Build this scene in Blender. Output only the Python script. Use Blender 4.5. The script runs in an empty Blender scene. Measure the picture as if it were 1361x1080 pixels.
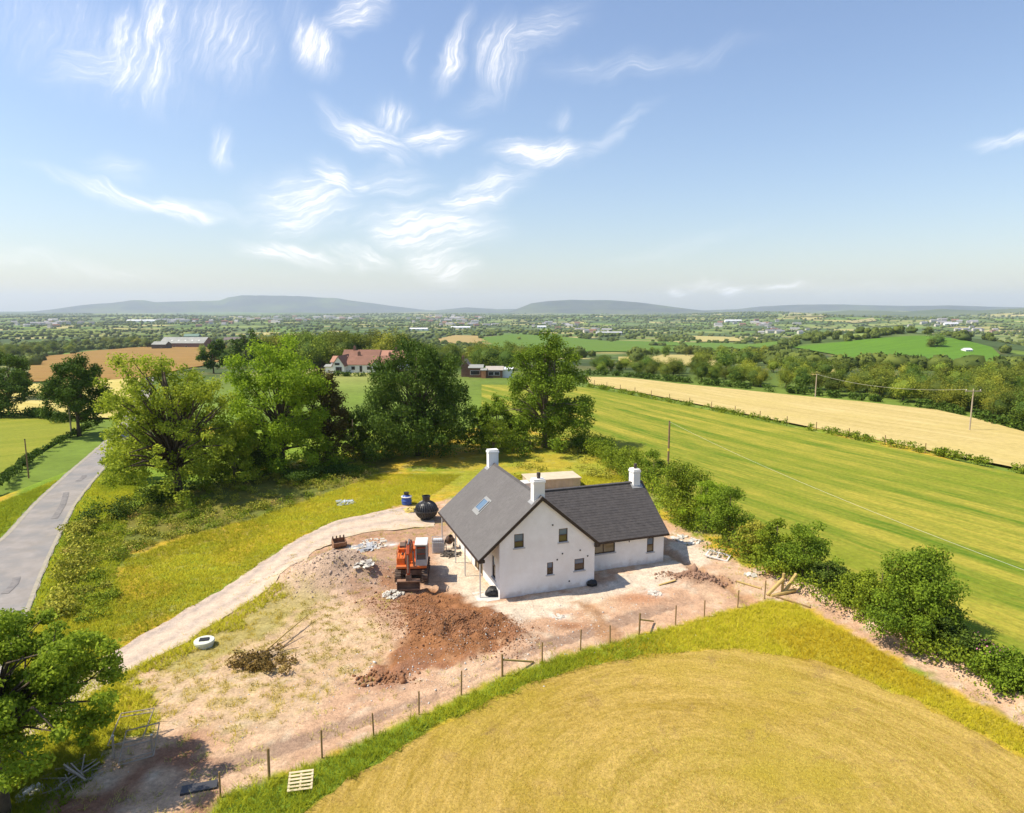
import bpy, bmesh, math, random
import numpy as np
from mathutils import Vector, Matrix
from mathutils.geometry import tessellate_polygon

# ------------------------------------------------------------------ camera, world, sun, exposure
SC = bpy.context.scene
COL = SC.collection
CAMZ, FPX, PITCH = 20.0, 890.6, 0.145
cam_d = bpy.data.cameras.new("camera"); cam = bpy.data.objects.new("camera", cam_d); COL.objects.link(cam)
cam_d.sensor_width = 36; cam_d.lens = 36*FPX/1361; cam_d.clip_start = .5; cam_d.clip_end = 90000
cam.location = (0, 0, CAMZ); cam.rotation_euler = (math.pi/2-PITCH, 0, 0)
SC.camera = cam
SUN_EL, SUN_DIR = math.radians(54), math.radians(5)      # the light travels towards +x, turned SUN_DIR away from the viewer
sun_d = bpy.data.lights.new("sun", 'SUN'); sun = bpy.data.objects.new("sun", sun_d); COL.objects.link(sun)
sun_d.energy = 4.1; sun_d.angle = math.radians(.55); sun_d.color = (1, .915, .77)
_dv = Vector((math.cos(SUN_EL)*math.cos(SUN_DIR), math.cos(SUN_EL)*math.sin(SUN_DIR), -math.sin(SUN_EL)))
sun.rotation_euler = _dv.to_track_quat('-Z', 'Y').to_euler()
SC.view_settings.view_transform = 'Standard'; SC.view_settings.look = 'None'
SC.view_settings.gamma = 1; SC.view_settings.use_curve_mapping = False
SC.view_settings.exposure = 0.76
SC.cycles.max_bounces = 6; SC.cycles.diffuse_bounces = 3; SC.cycles.transmission_bounces = 3
SC.cycles.volume_bounces = 1; SC.cycles.transparent_max_bounces = 12

W = bpy.data.worlds.new("World"); SC.world = W; W.use_nodes = True
wn, wl = W.node_tree.nodes, W.node_tree.links
wn.clear()
def wnode(t, **k):
    n = wn.new(t)
    for a, b in k.items(): setattr(n, a, b)
    return n
w_out = wnode('ShaderNodeOutputWorld'); w_bg = wnode('ShaderNodeBackground'); w_bg.inputs['Strength'].default_value = .09
sky = wnode('ShaderNodeTexSky', sky_type='NISHITA', sun_disc=False)
sky.sun_elevation = SUN_EL; sky.sun_rotation = -math.pi/2 - SUN_DIR
sky.altitude = 100; sky.air_density = 1.35; sky.dust_density = .75; sky.ozone_density = 2.6
def wmath(op, a, b=None, c=None, clamp=False):
    n = wnode('ShaderNodeMath', operation=op, use_clamp=clamp)
    for i, v in enumerate((a, b, c)):
        if v is None: continue
        if isinstance(v, (int, float)): n.inputs[i].default_value = v
        else: wl.new(v, n.inputs[i])
    return n.outputs[0]
tc = wnode('ShaderNodeTexCoord'); sp = wnode('ShaderNodeSeparateXYZ'); wl.new(tc.outputs['Generated'], sp.inputs[0])
az = wmath('ARCTAN2', sp.outputs[0], sp.outputs[1]); el = wmath('ARCSINE', sp.outputs[2])
cmb = wnode('ShaderNodeCombineXYZ'); wl.new(az, cmb.inputs[0]); wl.new(el, cmb.inputs[1])
warp = wnode('ShaderNodeTexNoise'); warp.inputs['Scale'].default_value = 11; warp.inputs['Detail'].default_value = 3; warp.inputs['Roughness'].default_value = .55
wl.new(cmb.outputs[0], warp.inputs['Vector'])
wv = wnode('ShaderNodeVectorMath', operation='SUBTRACT'); wl.new(warp.outputs['Color'], wv.inputs[0]); wv.inputs[1].default_value = (.5, .5, .5)
ws = wnode('ShaderNodeVectorMath', operation='SCALE'); wl.new(wv.outputs[0], ws.inputs[0]); ws.inputs['Scale'].default_value = .058
wp = wnode('ShaderNodeVectorMath', operation='ADD'); wl.new(cmb.outputs[0], wp.inputs[0]); wl.new(ws.outputs[0], wp.inputs[1])
fibres = []
for rot, sc in ((0.22, (6, 60, 1)), (1.2, (7, 50, 1)), (-.36, (7, 62, 1))):
    m = wnode('ShaderNodeMapping'); m.inputs['Rotation'].default_value = (0, 0, -rot); m.inputs['Scale'].default_value = sc
    mr = wnode('ShaderNodeMapping'); mr.inputs['Rotation'].default_value = (0, 0, -rot)
    wl.new(wp.outputs[0], mr.inputs['Vector']); m.inputs['Rotation'].default_value = (0, 0, 0); wl.new(mr.outputs[0], m.inputs['Vector'])
    nz = wnode('ShaderNodeTexNoise'); nz.inputs['Scale'].default_value = 1.6; nz.inputs['Detail'].default_value = 8; nz.inputs['Roughness'].default_value = .74
    nz.inputs['Distortion'].default_value = .15
    wl.new(m.outputs[0], nz.inputs['Vector'])
    r = wnode('ShaderNodeMapRange'); r.inputs[1].default_value = .36; r.inputs[2].default_value = .70; wl.new(nz.outputs[0], r.inputs[0])
    fibres.append(r.outputs[0])
def px_dir(px, py):
    X, Y = (px-680.5)/FPX, -(py-540)/FPX
    c, s = math.cos(PITCH), math.sin(PITCH)
    return (X, c+Y*s, -s+Y*c)
def px_ae(px, py):
    d = px_dir(px, py); l = math.sqrt(sum(v*v for v in d))
    return math.atan2(d[0], d[1]), math.asin(d[2]/l)
sums = [None, None, None]
#        x    y    a   b  angle strength fibre-direction
wisps = [(120, 55, 120, 50, -10, .40, 1), (135, 82, 55, 20, 20, .65, 0), (165, 62, 22, 38, -15, .95, 1), (210, 50, 22, 58, -12, .95, 1), (255, 60, 70, 34, 0, .34, 1),
         (300, 45, 50, 45, -20, .62, 1), (60, 20, 60, 30, 0, .3, 1), (395, 30, 26, 34, 30, .35, 1), (418, 62, 24, 30, 0, .95, 1), (470, 16, 40, 18, 20, .85, 0), (604, 68, 13, 40, -25, .95, 1),
         (555, 68, 7, 22, -10, .45, 1), (665, 78, 30, 34, -25, .75, 1), (715, 45, 60, 20, 25, .55, 0), (650, 115, 40, 14, 30, .4, 0), (850, 82, 120, 14, 4, .35, 0),
         (490, 178, 52, 15, -22, .95, 2), (580, 183, 44, 13, 6, .95, 0), (520, 152, 26, 24, 0, .7, 1), (520, 212, 14, 8, -30, .7, 2), (297, 196, 13, 24, 0, .7, 1), (160, 224, 30, 12, 5, .5, 0),
         (200, 265, 90, 10, -9, .85, 2), (258, 284, 34, 9, -9, .95, 2), (408, 268, 66, 34, 10, .9, 0), (448, 232, 32, 17, -32, .95, 2), (345, 292, 40, 10, 0, .4, 0), (382, 333, 48, 12, -6, 1.0, 2),
         (530, 243, 48, 22, 0, .5, 0), (488, 246, 14, 10, 0, .7, 0), (630, 262, 62, 20, 22, .85, 0), (690, 235, 40, 8, 25, .5, 0), (572, 306, 84, 28, 2, .95, 0), (545, 285, 30, 12, 0, .8, 0), (585, 352, 46, 22, -10, .85, 0),
         (482, 342, 46, 12, -16, .7, 2), (718, 202, 56, 15, 4, 1.0, 0), (810, 178, 56, 9, 32, .45, 0), (745, 155, 10, 14, 0, .5, 1), (1350, 181, 34, 7, 0, .8, 0),
         (940, 376, 40, 8, 0, .55, 0), (972, 381, 22, 6, 0, 1.0, 0), (1030, 384, 30, 5, 0, .8, 0), (898, 380, 12, 6, 0, .9, 0), (1120, 386, 130, 9, 0, .28, 0), (70, 350, 110, 10, -6, .4, 2), (1230, 381, 30, 5, 0, .3, 0),
         (900, 330, 90, 9, 12, .25, 0)]
for (x, y, a, b, ang, st, fd) in wisps:
    A, E = px_ae(x, y)
    m = wnode('ShaderNodeMapping', vector_type='TEXTURE')
    m.inputs['Location'].default_value = (A, E, 0); m.inputs['Rotation'].default_value = (0, 0, math.radians(ang))
    m.inputs['Scale'].default_value = (a*1.5/FPX, b*1.5/FPX, 1)
    wl.new(wp.outputs[0], m.inputs['Vector'])
    ln = wnode('ShaderNodeVectorMath', operation='LENGTH'); wl.new(m.outputs[0], ln.inputs[0])
    mk_ = wnode('ShaderNodeMapRange', interpolation_type='SMOOTHSTEP'); wl.new(ln.outputs['Value'], mk_.inputs[0])
    mk_.inputs[1].default_value = 1.15; mk_.inputs[2].default_value = .15; mk_.inputs[3].default_value = 0; mk_.inputs[4].default_value = st
    sums[fd] = mk_.outputs[0] if sums[fd] is None else wmath('MAXIMUM', sums[fd], mk_.outputs[0])
tot = None
for s_, f_ in zip(sums, fibres):
    v = wmath('MULTIPLY', wmath('ADD', wmath('MULTIPLY', wmath('SUBTRACT', wmath('ADD', wmath('MULTIPLY', s_, .75), wmath('MULTIPLY', f_, 1.15)), .98, clamp=True), .55), wmath('MULTIPLY', wmath('MULTIPLY', s_, wmath('MULTIPLY_ADD', f_, .72, .2)), 1.0)), wmath('POWER', s_, .5), clamp=True)
    tot = v if tot is None else wmath('MAXIMUM', tot, v)
cl = wmath('MULTIPLY', tot, .95, clamp=True)
hsv = wnode('ShaderNodeHueSaturation'); hsv.inputs['Saturation'].default_value = .95; wl.new(sky.outputs[0], hsv.inputs['Color'])
wmix = wnode('ShaderNodeMixRGB'); wl.new(cl, wmix.inputs[0]); tint = wnode('ShaderNodeMixRGB', blend_type='MULTIPLY'); tint.inputs[0].default_value = 1; wl.new(hsv.outputs[0], tint.inputs[1]); tint.inputs[2].default_value = (.95, .96, 1.075, 1); wl.new(tint.outputs[0], wmix.inputs[1]); wmix.inputs[2].default_value = (9.2, 8.9, 8.7, 1)
wl.new(wmix.outputs[0], w_bg.inputs['Color']); wl.new(w_bg.outputs[0], w_out.inputs['Surface'])

# ------------------------------------------------------------------ numeric helpers
rng = np.random.default_rng(11)
random.seed(5)
def sstep(a, b, x):
    t = np.clip((np.asarray(x, float)-a)/(b-a), 0, 1); return t*t*(3-2*t)
_tab = np.random.default_rng(3).random((256, 256))
def vnoise(x, y):
    xi = np.floor(x).astype(int); yi = np.floor(y).astype(int); fx = x-xi; fy = y-yi
    fx = fx*fx*(3-2*fx); fy = fy*fy*(3-2*fy)
    a = _tab[xi & 255, yi & 255]; b = _tab[(xi+1) & 255, yi & 255]; c = _tab[xi & 255, (yi+1) & 255]; d = _tab[(xi+1) & 255, (yi+1) & 255]
    return (a*(1-fx)+b*fx)*(1-fy)+(c*(1-fx)+d*fx)*fy
def fbm(x, y, o=4):
    x = np.asarray(x, float); y = np.asarray(y, float); s = 0; a = .5; t = 0
    for i in range(o):
        s = s+a*vnoise(x*2**i+17.3*i, y*2**i+5.1*i); t += a; a *= .5
    return s/t
def flat(px, py, z=0.):
    d = px_dir(px, py); t = (z-CAMZ)/d[2]; return (d[0]*t, d[1]*t)
HX, HY, TH = -.863, 44.344, .339               # the house's near left wall corner and its turn
hu = np.array([math.cos(TH), math.sin(TH)]); hv = np.array([-math.sin(TH), math.cos(TH)])
M1 = flat(452, 768); M2 = flat(610, 838); M3 = flat(925, 770); HILL = (395., 690.)
def gs(x, y, c, rx, ry, ang=0.):
    dx, dy = x-c[0], y-c[1]; ca, sa_ = math.cos(ang), math.sin(ang)
    return np.exp(-(((dx*ca+dy*sa_)/rx)**2+((-dx*sa_+dy*ca)/ry)**2))
def H(x, y):
    x = np.asarray(x, float); y = np.asarray(y, float)
    r = np.hypot(x, y); d = np.maximum(0, r-190)
    z = -60*(1-np.exp(-(d*d/(d+80))/850))
    z = z + sstep(350, 1500, r)*6*np.sin(x/190+1.3)*np.sin(y/240+.5)
    z = z + sstep(1500, 4500, r)*16*np.sin(x/640+.4)*np.sin(y/800+1.)
    z = z + sstep(2600, 5200, r)*sstep(.18, .42, x/np.maximum(r, 1))*np.clip(45*np.sin(x/620+y/1500)*np.cos(y/900-x/2100)+14, 0, 60)
    z = z + 24*np.exp(-(((x-HILL[0])**2)/(2*95**2)+((y-HILL[1])**2)/(2*100**2)))
    z = z + sstep(16, 34, np.hypot(x-4, y-50))*.3*np.sin(x/23+1)*np.sin(y/19)
    near = r < 120
    if np.any(near):
        z = z + 2.1*gs(x, y, M1, 3.7, 2.3)*(.75+.5*fbm(x*.9, y*.9, 3))
        z = z + .75*gs(x, y, M2, 5.2, 2.7, -.35)*(.35+1.1*fbm(x*1.1, y*1.1, 4))
        z = z + .5*gs(x, y, M3, 2.2, 1.0)*(.3+1.2*fbm(x*1.6, y*1.6, 3))
    return z
_T = np.geomspace(12, 26000, 5000)
def at(px, py):
    d = px_dir(px, py)
    f = CAMZ+d[2]*_T-H(d[0]*_T, d[1]*_T)
    i = np.where(f < 0)[0]
    if len(i) == 0: t = _T[-1]
    else:
        i = max(1, i[0]); a, b = f[i-1], f[i]; t = _T[i-1]+(_T[i]-_T[i-1])*a/(a-b)
    x, y = d[0]*t, d[1]*t
    return np.array([x, y, float(H(x, y))])
def ppm(p): return FPX/(p[1]*math.cos(PITCH)+(CAMZ-p[2])*math.sin(PITCH))       # photo pixels per metre at a place
def poly_at(pts): return np.array([at(*p)[:2] for p in pts])
def smooth(P, n=6, closed=True):
    P = np.asarray(P, float); out = []; N = len(P)
    rg = range(N) if closed else range(N-1)
    for i in rg:
        if closed: a, b, c, d = P[i-1], P[i], P[(i+1) % N], P[(i+2) % N]
        else: a, b, c, d = P[max(i-1, 0)], P[i], P[i+1], P[min(i+2, N-1)]
        for k in range(n):
            t = k/n; out.append(.5*((2*b)+(-a+c)*t+(2*a-5*b+4*c-d)*t*t+(-a+3*b-3*c+d)*t**3))
    if not closed: out.append(P[-1])
    return np.array(out)
def sdist(x, y, P):
    """distance inside (+) or outside (-) of a polygon"""
    ins = np.zeros(x.shape, bool); dm = np.full(x.shape, 1e9); N = len(P)
    for i in range(N):
        x1, y1 = P[i]; x2, y2 = P[(i+1) % N]
        cnd = ((y1 > y) != (y2 > y))
        with np.errstate(divide='ignore', invalid='ignore'):
            ins ^= cnd & (x < (x2-x1)*(y-y1)/(y2-y1+1e-12)+x1)
        ex, ey = x2-x1, y2-y1; L = ex*ex+ey*ey+1e-9
        t = np.clip(((x-x1)*ex+(y-y1)*ey)/L, 0, 1)
        dm = np.minimum(dm, np.hypot(x-x1-t*ex, y-y1-t*ey))
    return np.where(ins, dm, -dm)
def ldist(x, y, P):
    dm = np.full(x.shape, 1e9)
    for i in range(len(P)-1):
        x1, y1 = P[i][:2]; x2, y2 = P[i+1][:2]; ex, ey = x2-x1, y2-y1; L = ex*ex+ey*ey+1e-9
        t = np.clip(((x-x1)*ex+(y-y1)*ey)/L, 0, 1); dm = np.minimum(dm, np.hypot(x-x1-t*ex, y-y1-t*ey))
    return dm

# ------------------------------------------------------------------ mesh helpers
def tag(o, label=None, cat=None, group=None, kind=None):
    if label: o['label'] = label
    if cat: o['category'] = cat
    if group: o['group'] = group
    if kind: o['kind'] = kind
    return o
def empty(name, loc=(0, 0, 0), rz=0., **k):
    o = bpy.data.objects.new(name, None); COL.objects.link(o); o.location = loc; o.rotation_euler = (0, 0, rz); o.empty_display_size = .3
    return tag(o, **k)
def fast(name, V, F, m, parent=None, attr=None, smooth_=False, link=True):
    """V (n,3), F list of index arrays (k,3) or (k,4)"""
    me = bpy.data.meshes.new(name); V = np.asarray(V, np.float32)
    Fs = [np.asarray(f, np.int32) for f in (F if isinstance(F, (list, tuple)) else [F]) if len(f)]
    idx = np.concatenate([f.ravel() for f in Fs]); cnt = np.concatenate([np.full(len(f), f.shape[1], np.int32) for f in Fs])
    st = np.concatenate([[0], np.cumsum(cnt)[:-1]]).astype(np.int32)
    me.vertices.add(len(V)); me.vertices.foreach_set('co', V.ravel())
    me.loops.add(len(idx)); me.loops.foreach_set('vertex_index', idx)
    me.polygons.add(len(cnt)); me.polygons.foreach_set('loop_start', st); me.polygons.foreach_set('loop_total', cnt)
    if smooth_: me.polygons.foreach_set('use_smooth', np.ones(len(cnt), bool))
    me.update(calc_edges=True)
    if attr:
        for k, (typ, dat) in attr.items():
            if typ == 'COL':
                a = me.color_attributes.new(k, 'FLOAT_COLOR', 'POINT'); a.data.foreach_set('color', np.asarray(dat, np.float32).ravel())
            else:
                a = me.attributes.new(k, 'FLOAT', 'POINT'); a.data.foreach_set('value', np.asarray(dat, np.float32).ravel())
    if m: me.materials.append(m)
    if not link: return me
    o = bpy.data.objects.new(name, me); COL.objects.link(o)
    if parent: o.parent = parent
    return o
class MB:
    """collects simple solids; build() links them as one mesh"""
    def __init__(s): s.v = []; s.f = []
    def add(s, vs, fs):
        n = len(s.v); s.v += [tuple(v) for v in vs]; s.f += [tuple(i+n for i in f) for f in fs]; return s
    def box(s, a, b, M=None):
        (x0, y0, z0), (x1, y1, z1) = a, b
        vs = [Vector(p) for p in ((x0, y0, z0), (x1, y0, z0), (x1, y1, z0), (x0, y1, z0), (x0, y0, z1), (x1, y0, z1), (x1, y1, z1), (x0, y1, z1))]
        if M: vs = [M @ v for v in vs]
        return s.add(vs, [(0, 3, 2, 1), (4, 5, 6, 7), (0, 1, 5, 4), (1, 2, 6, 5), (2, 3, 7, 6), (3, 0, 4, 7)])
    def bar(s, p, q, w, h=None, n=4):
        """a bar from p to q, section w x h (n=4) or round of radius w (n>4)"""
        p, q = Vector(p), Vector(q); d = (q-p); L = d.length; d.normalize()
        up = Vector((0, 0, 1)) if abs(d.z) < .95 else Vector((0, 1, 0))
        a = d.cross(up).normalized(); b = a.cross(d)
        if n == 4:
            h = h or w; o = [a*w/2+b*h/2, -a*w/2+b*h/2, -a*w/2-b*h/2, a*w/2-b*h/2]
        else: o = [a*math.cos(2*math.pi*i/n)*w+b*math.sin(2*math.pi*i/n)*(h or w) for i in range(n)]
        k = len(o)
        return s.add([p+x for x in o]+[q+x for x in o], [tuple(range(k))[::-1], tuple(range(k, 2*k))]+[(i, (i+1) % k, k+(i+1) % k, k+i) for i in range(k)])
    def tube(s, P, R, n=6):
        P = [Vector(p) for p in P]; rings = []
        for i, p in enumerate(P):
            d = (P[min(i+1, len(P)-1)]-P[max(i-1, 0)]).normalized()
            up = Vector((1, 0, 0)) if abs(d.x) < .9 else Vector((0, 1, 0))
            a = d.cross(up).normalized(); b = a.cross(d)
            rings.append([p+(a*math.cos(2*math.pi*k/n)+b*math.sin(2*math.pi*k/n))*R[i] for k in range(n)])
        vs = [v for r in rings for v in r]; fs = []
        for i in range(len(P)-1):
            for k in range(n): fs.append((i*n+k, i*n+(k+1) % n, (i+1)*n+(k+1) % n, (i+1)*n+k))
        fs.append(tuple(range(n))[::-1]); fs.append(tuple((len(P)-1)*n+k for k in range(n)))
        return s.add(vs, fs)
    def lathe(s, prof, n=20, c=(0, 0, 0), mod=None):
        vs = []
        for r, z in prof:
            for k in range(n):
                a = 2*math.pi*k/n; rr = r*(mod(k, n) if mod else 1)
                vs.append((c[0]+rr*math.cos(a), c[1]+rr*math.sin(a), c[2]+z))
        fs = []
        for i in range(len(prof)-1):
            for k in range(n): fs.append((i*n+k, i*n+(k+1) % n, (i+1)*n+(k+1) % n, (i+1)*n+k))
        fs.append(tuple(range(n))[::-1]); fs.append(tuple((len(prof)-1)*n+k for k in range(n)))
        return s.add(vs, fs)
    def prism(s, pts, axis, a, b):
        """pts 2-D outline; extruded along axis ('x','y','z') from a to b"""
        def P(p, t): return {'x': (t, p[0], p[1]), 'y': (p[0], t, p[1]), 'z': (p[0], p[1], t)}[axis]
        n = len(pts)
        return s.add([P(p, a) for p in pts]+[P(p, b) for p in pts], [tuple(range(n)), tuple(range(n, 2*n))[::-1]]+[(i, n+i, n+(i+1) % n, (i+1) % n) for i in range(n)])
    def build(s, name, m, parent=None, bevel=0, smooth_=False, **k):
        me = bpy.data.meshes.new(name); me.from_pydata(s.v, [], s.f)
        bm = bmesh.new(); bm.from_mesh(me); bmesh.ops.recalc_face_normals(bm, faces=bm.faces); bm.to_mesh(me); bm.free()
        if m: me.materials.append(m)
        if smooth_: me.polygons.foreach_set('use_smooth', [True]*len(me.polygons))
        o = bpy.data.objects.new(name, me); COL.objects.link(o)
        if parent: o.parent = parent
        if bevel:
            bv = o.modifiers.new('bevel', 'BEVEL'); bv.width = bevel; bv.segments = 2; bv.limit_method = 'ANGLE'
        return tag(o, **k)
def copy_tree(o, parent=None):
    c = o.copy(); COL.objects.link(c); c.parent = parent
    for ch in list(o.children): copy_tree(ch, c)
    return c

# ------------------------------------------------------------------ materials
MATS = {}
def mat(name, c1, c2=None, scale=3., rough=.85, bump=0., bscale=20., metal=0., c3=None, s3=.3, detail=5, attr=None, spec=.3, lo=.35, hi=.65, coat=0):
    if name in MATS: return MATS[name]
    m = bpy.data.materials.new(name); m.use_nodes = True; N = m.node_tree.nodes; L = m.node_tree.links
    b = N['Principled BSDF']; b.inputs['Roughness'].default_value = rough; b.inputs['Metallic'].default_value = metal
    b.inputs['Specular IOR Level'].default_value = spec; b.inputs['Coat Weight'].default_value = coat
    geo = N.new('ShaderNodeTexCoord')
    def noise(sc, det=detail):
        n = N.new('ShaderNodeTexNoise'); n.inputs['Scale'].default_value = sc; n.inputs['Detail'].default_value = det; n.inputs['Roughness'].default_value = .65
        L.new(geo.outputs['Object'], n.inputs['Vector']); return n
    col = None
    if c2:
        n = noise(scale); r = N.new('ShaderNodeMapRange'); L.new(n.outputs[0], r.inputs[0]); r.inputs[1].default_value = lo; r.inputs[2].default_value = hi
        mx = N.new('ShaderNodeMixRGB'); L.new(r.outputs[0], mx.inputs[0]); mx.inputs[1].default_value = (*c1, 1); mx.inputs[2].default_value = (*c2, 1); col = mx.outputs[0]
        if c3:
            n = noise(s3); r = N.new('ShaderNodeMapRange'); L.new(n.outputs[0], r.inputs[0]); r.inputs[1].default_value = .45; r.inputs[2].default_value = .65
            m2 = N.new('ShaderNodeMixRGB'); L.new(r.outputs[0], m2.inputs[0]); L.new(col, m2.inputs[1]); m2.inputs[2].default_value = (*c3, 1); col = m2.outputs[0]
        L.new(col, b.inputs['Base Color'])
    else: b.inputs['Base Color'].default_value = (*c1, 1)
    if bump:
        n = noise(bscale, 6); bp = N.new('ShaderNodeBump'); bp.inputs['Strength'].default_value = 1; bp.inputs['Distance'].default_value = bump
        L.new(n.outputs[0], bp.inputs['Height']); L.new(bp.outputs[0], b.inputs['Normal'])
    MATS[name] = m; m['col'] = 1
    return m
def leafmat(name, dark, light, tr=.3, var=.25, up=0., gain=1.95):
    if up: gain = 1.15
    dark = tuple(c*gain*k for c, k in zip(dark, (1.25, 1.05, .7))); light = tuple(min(.6, c*gain*k) for c, k in zip(light, (1.32, 1.1, .65)))
    if name in MATS: return MATS[name]
    m = bpy.data.materials.new(name); m.use_nodes = True; N = m.node_tree.nodes; L = m.node_tree.links
    b = N['Principled BSDF']; out = N['Material Output']
    a = N.new('ShaderNodeAttribute'); a.attribute_name = 'v'
    mx = N.new('ShaderNodeMixRGB'); L.new(a.outputs['Fac'], mx.inputs[0]); mx.inputs[1].default_value = (*dark, 1); mx.inputs[2].default_value = (*light, 1)
    oi = N.new('ShaderNodeObjectInfo'); hs = N.new('ShaderNodeHueSaturation'); L.new(mx.outputs[0], hs.inputs['Color'])
    mr = N.new('ShaderNodeMapRange'); L.new(oi.outputs['Random'], mr.inputs[0]); mr.inputs[3].default_value = 1-var; mr.inputs[4].default_value = 1+var; L.new(mr.outputs[0], hs.inputs['Value'])
    m2 = N.new('ShaderNodeMath'); m2.operation = 'MULTIPLY'; L.new(oi.outputs['Random'], m2.inputs[0]); m2.inputs[1].default_value = 7.31
    m3 = N.new('ShaderNodeMath'); m3.operation = 'FRACT'; L.new(m2.outputs[0], m3.inputs[0])
    m4 = N.new('ShaderNodeMapRange'); L.new(m3.outputs[0], m4.inputs[0]); m4.inputs[3].default_value = .5-.012*var*4; m4.inputs[4].default_value = .5+.028*var*4; L.new(m4.outputs[0], hs.inputs['Hue'])
    L.new(hs.outputs[0], b.inputs['Base Color']); b.inputs['Roughness'].default_value = .75; b.inputs['Specular IOR Level'].default_value = .12
    t = N.new('ShaderNodeBsdfTranslucent'); L.new(hs.outputs[0], t.inputs['Color'])
    ms = N.new('ShaderNodeMixShader'); ms.inputs[0].default_value = tr; L.new(b.outputs[0], ms.inputs[1]); L.new(t.outputs[0], ms.inputs[2]); L.new(ms.outputs[0], out.inputs['Surface'])
    if up:
        g_ = N.new('ShaderNodeNewGeometry'); va = N.new('ShaderNodeMix'); va.data_type = 'VECTOR'; va.inputs[0].default_value = up; L.new(g_.outputs['Normal'], va.inputs[4]); va.inputs[5].default_value = (0, 0, 1)
        vn = N.new('ShaderNodeVectorMath'); vn.operation = 'NORMALIZE'; L.new(va.outputs[1], vn.inputs[0]); L.new(vn.outputs[0], b.inputs['Normal'])
    MATS[name] = m; return m
def colmat(name, nscale=(6., 1.2), amp=.35, bump=.08, bscale=5.):
    """ground whose albedo comes from the painted zones, broken up by fine noise"""
    m = bpy.data.materials.new(name); m.use_nodes = True; N = m.node_tree.nodes; L = m.node_tree.links
    b = N['Principled BSDF']; b.inputs['Roughness'].default_value = .95; b.inputs['Specular IOR Level'].default_value = .1
    a = N.new('ShaderNodeAttribute'); a.attribute_name = 'Col'; g = N.new('ShaderNodeTexCoord'); cur = a.outputs['Color']
    for i, s in enumerate(nscale):
        n = N.new('ShaderNodeTexNoise'); n.inputs['Scale'].default_value = s; n.inputs['Detail'].default_value = 8; n.inputs['Roughness'].default_value = .7; L.new(g.outputs['Object'], n.inputs['Vector'])
        r = N.new('ShaderNodeMapRange'); L.new(n.outputs[0], r.inputs[0]); r.inputs[1].default_value = .3; r.inputs[2].default_value = .7; r.inputs[3].default_value = 1-amp; r.inputs[4].default_value = 1+amp
        mm = N.new('ShaderNodeVectorMath'); mm.operation = 'SCALE'; L.new(cur, mm.inputs[0]); L.new(r.outputs[0], mm.inputs['Scale']); cur = mm.outputs[0]
    L.new(cur, b.inputs['Base Color'])
    n = N.new('ShaderNodeTexNoise'); n.inputs['Scale'].default_value = bscale; n.inputs['Detail'].default_value = 7; n.inputs['Roughness'].default_value = .7; L.new(g.outputs['Object'], n.inputs['Vector'])
    bp = N.new('ShaderNodeBump'); bp.inputs['Distance'].default_value = bump; L.new(n.outputs[0], bp.inputs['Height']); L.new(bp.outputs[0], b.inputs['Normal'])
    MATS[name] = m; return m
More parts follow.
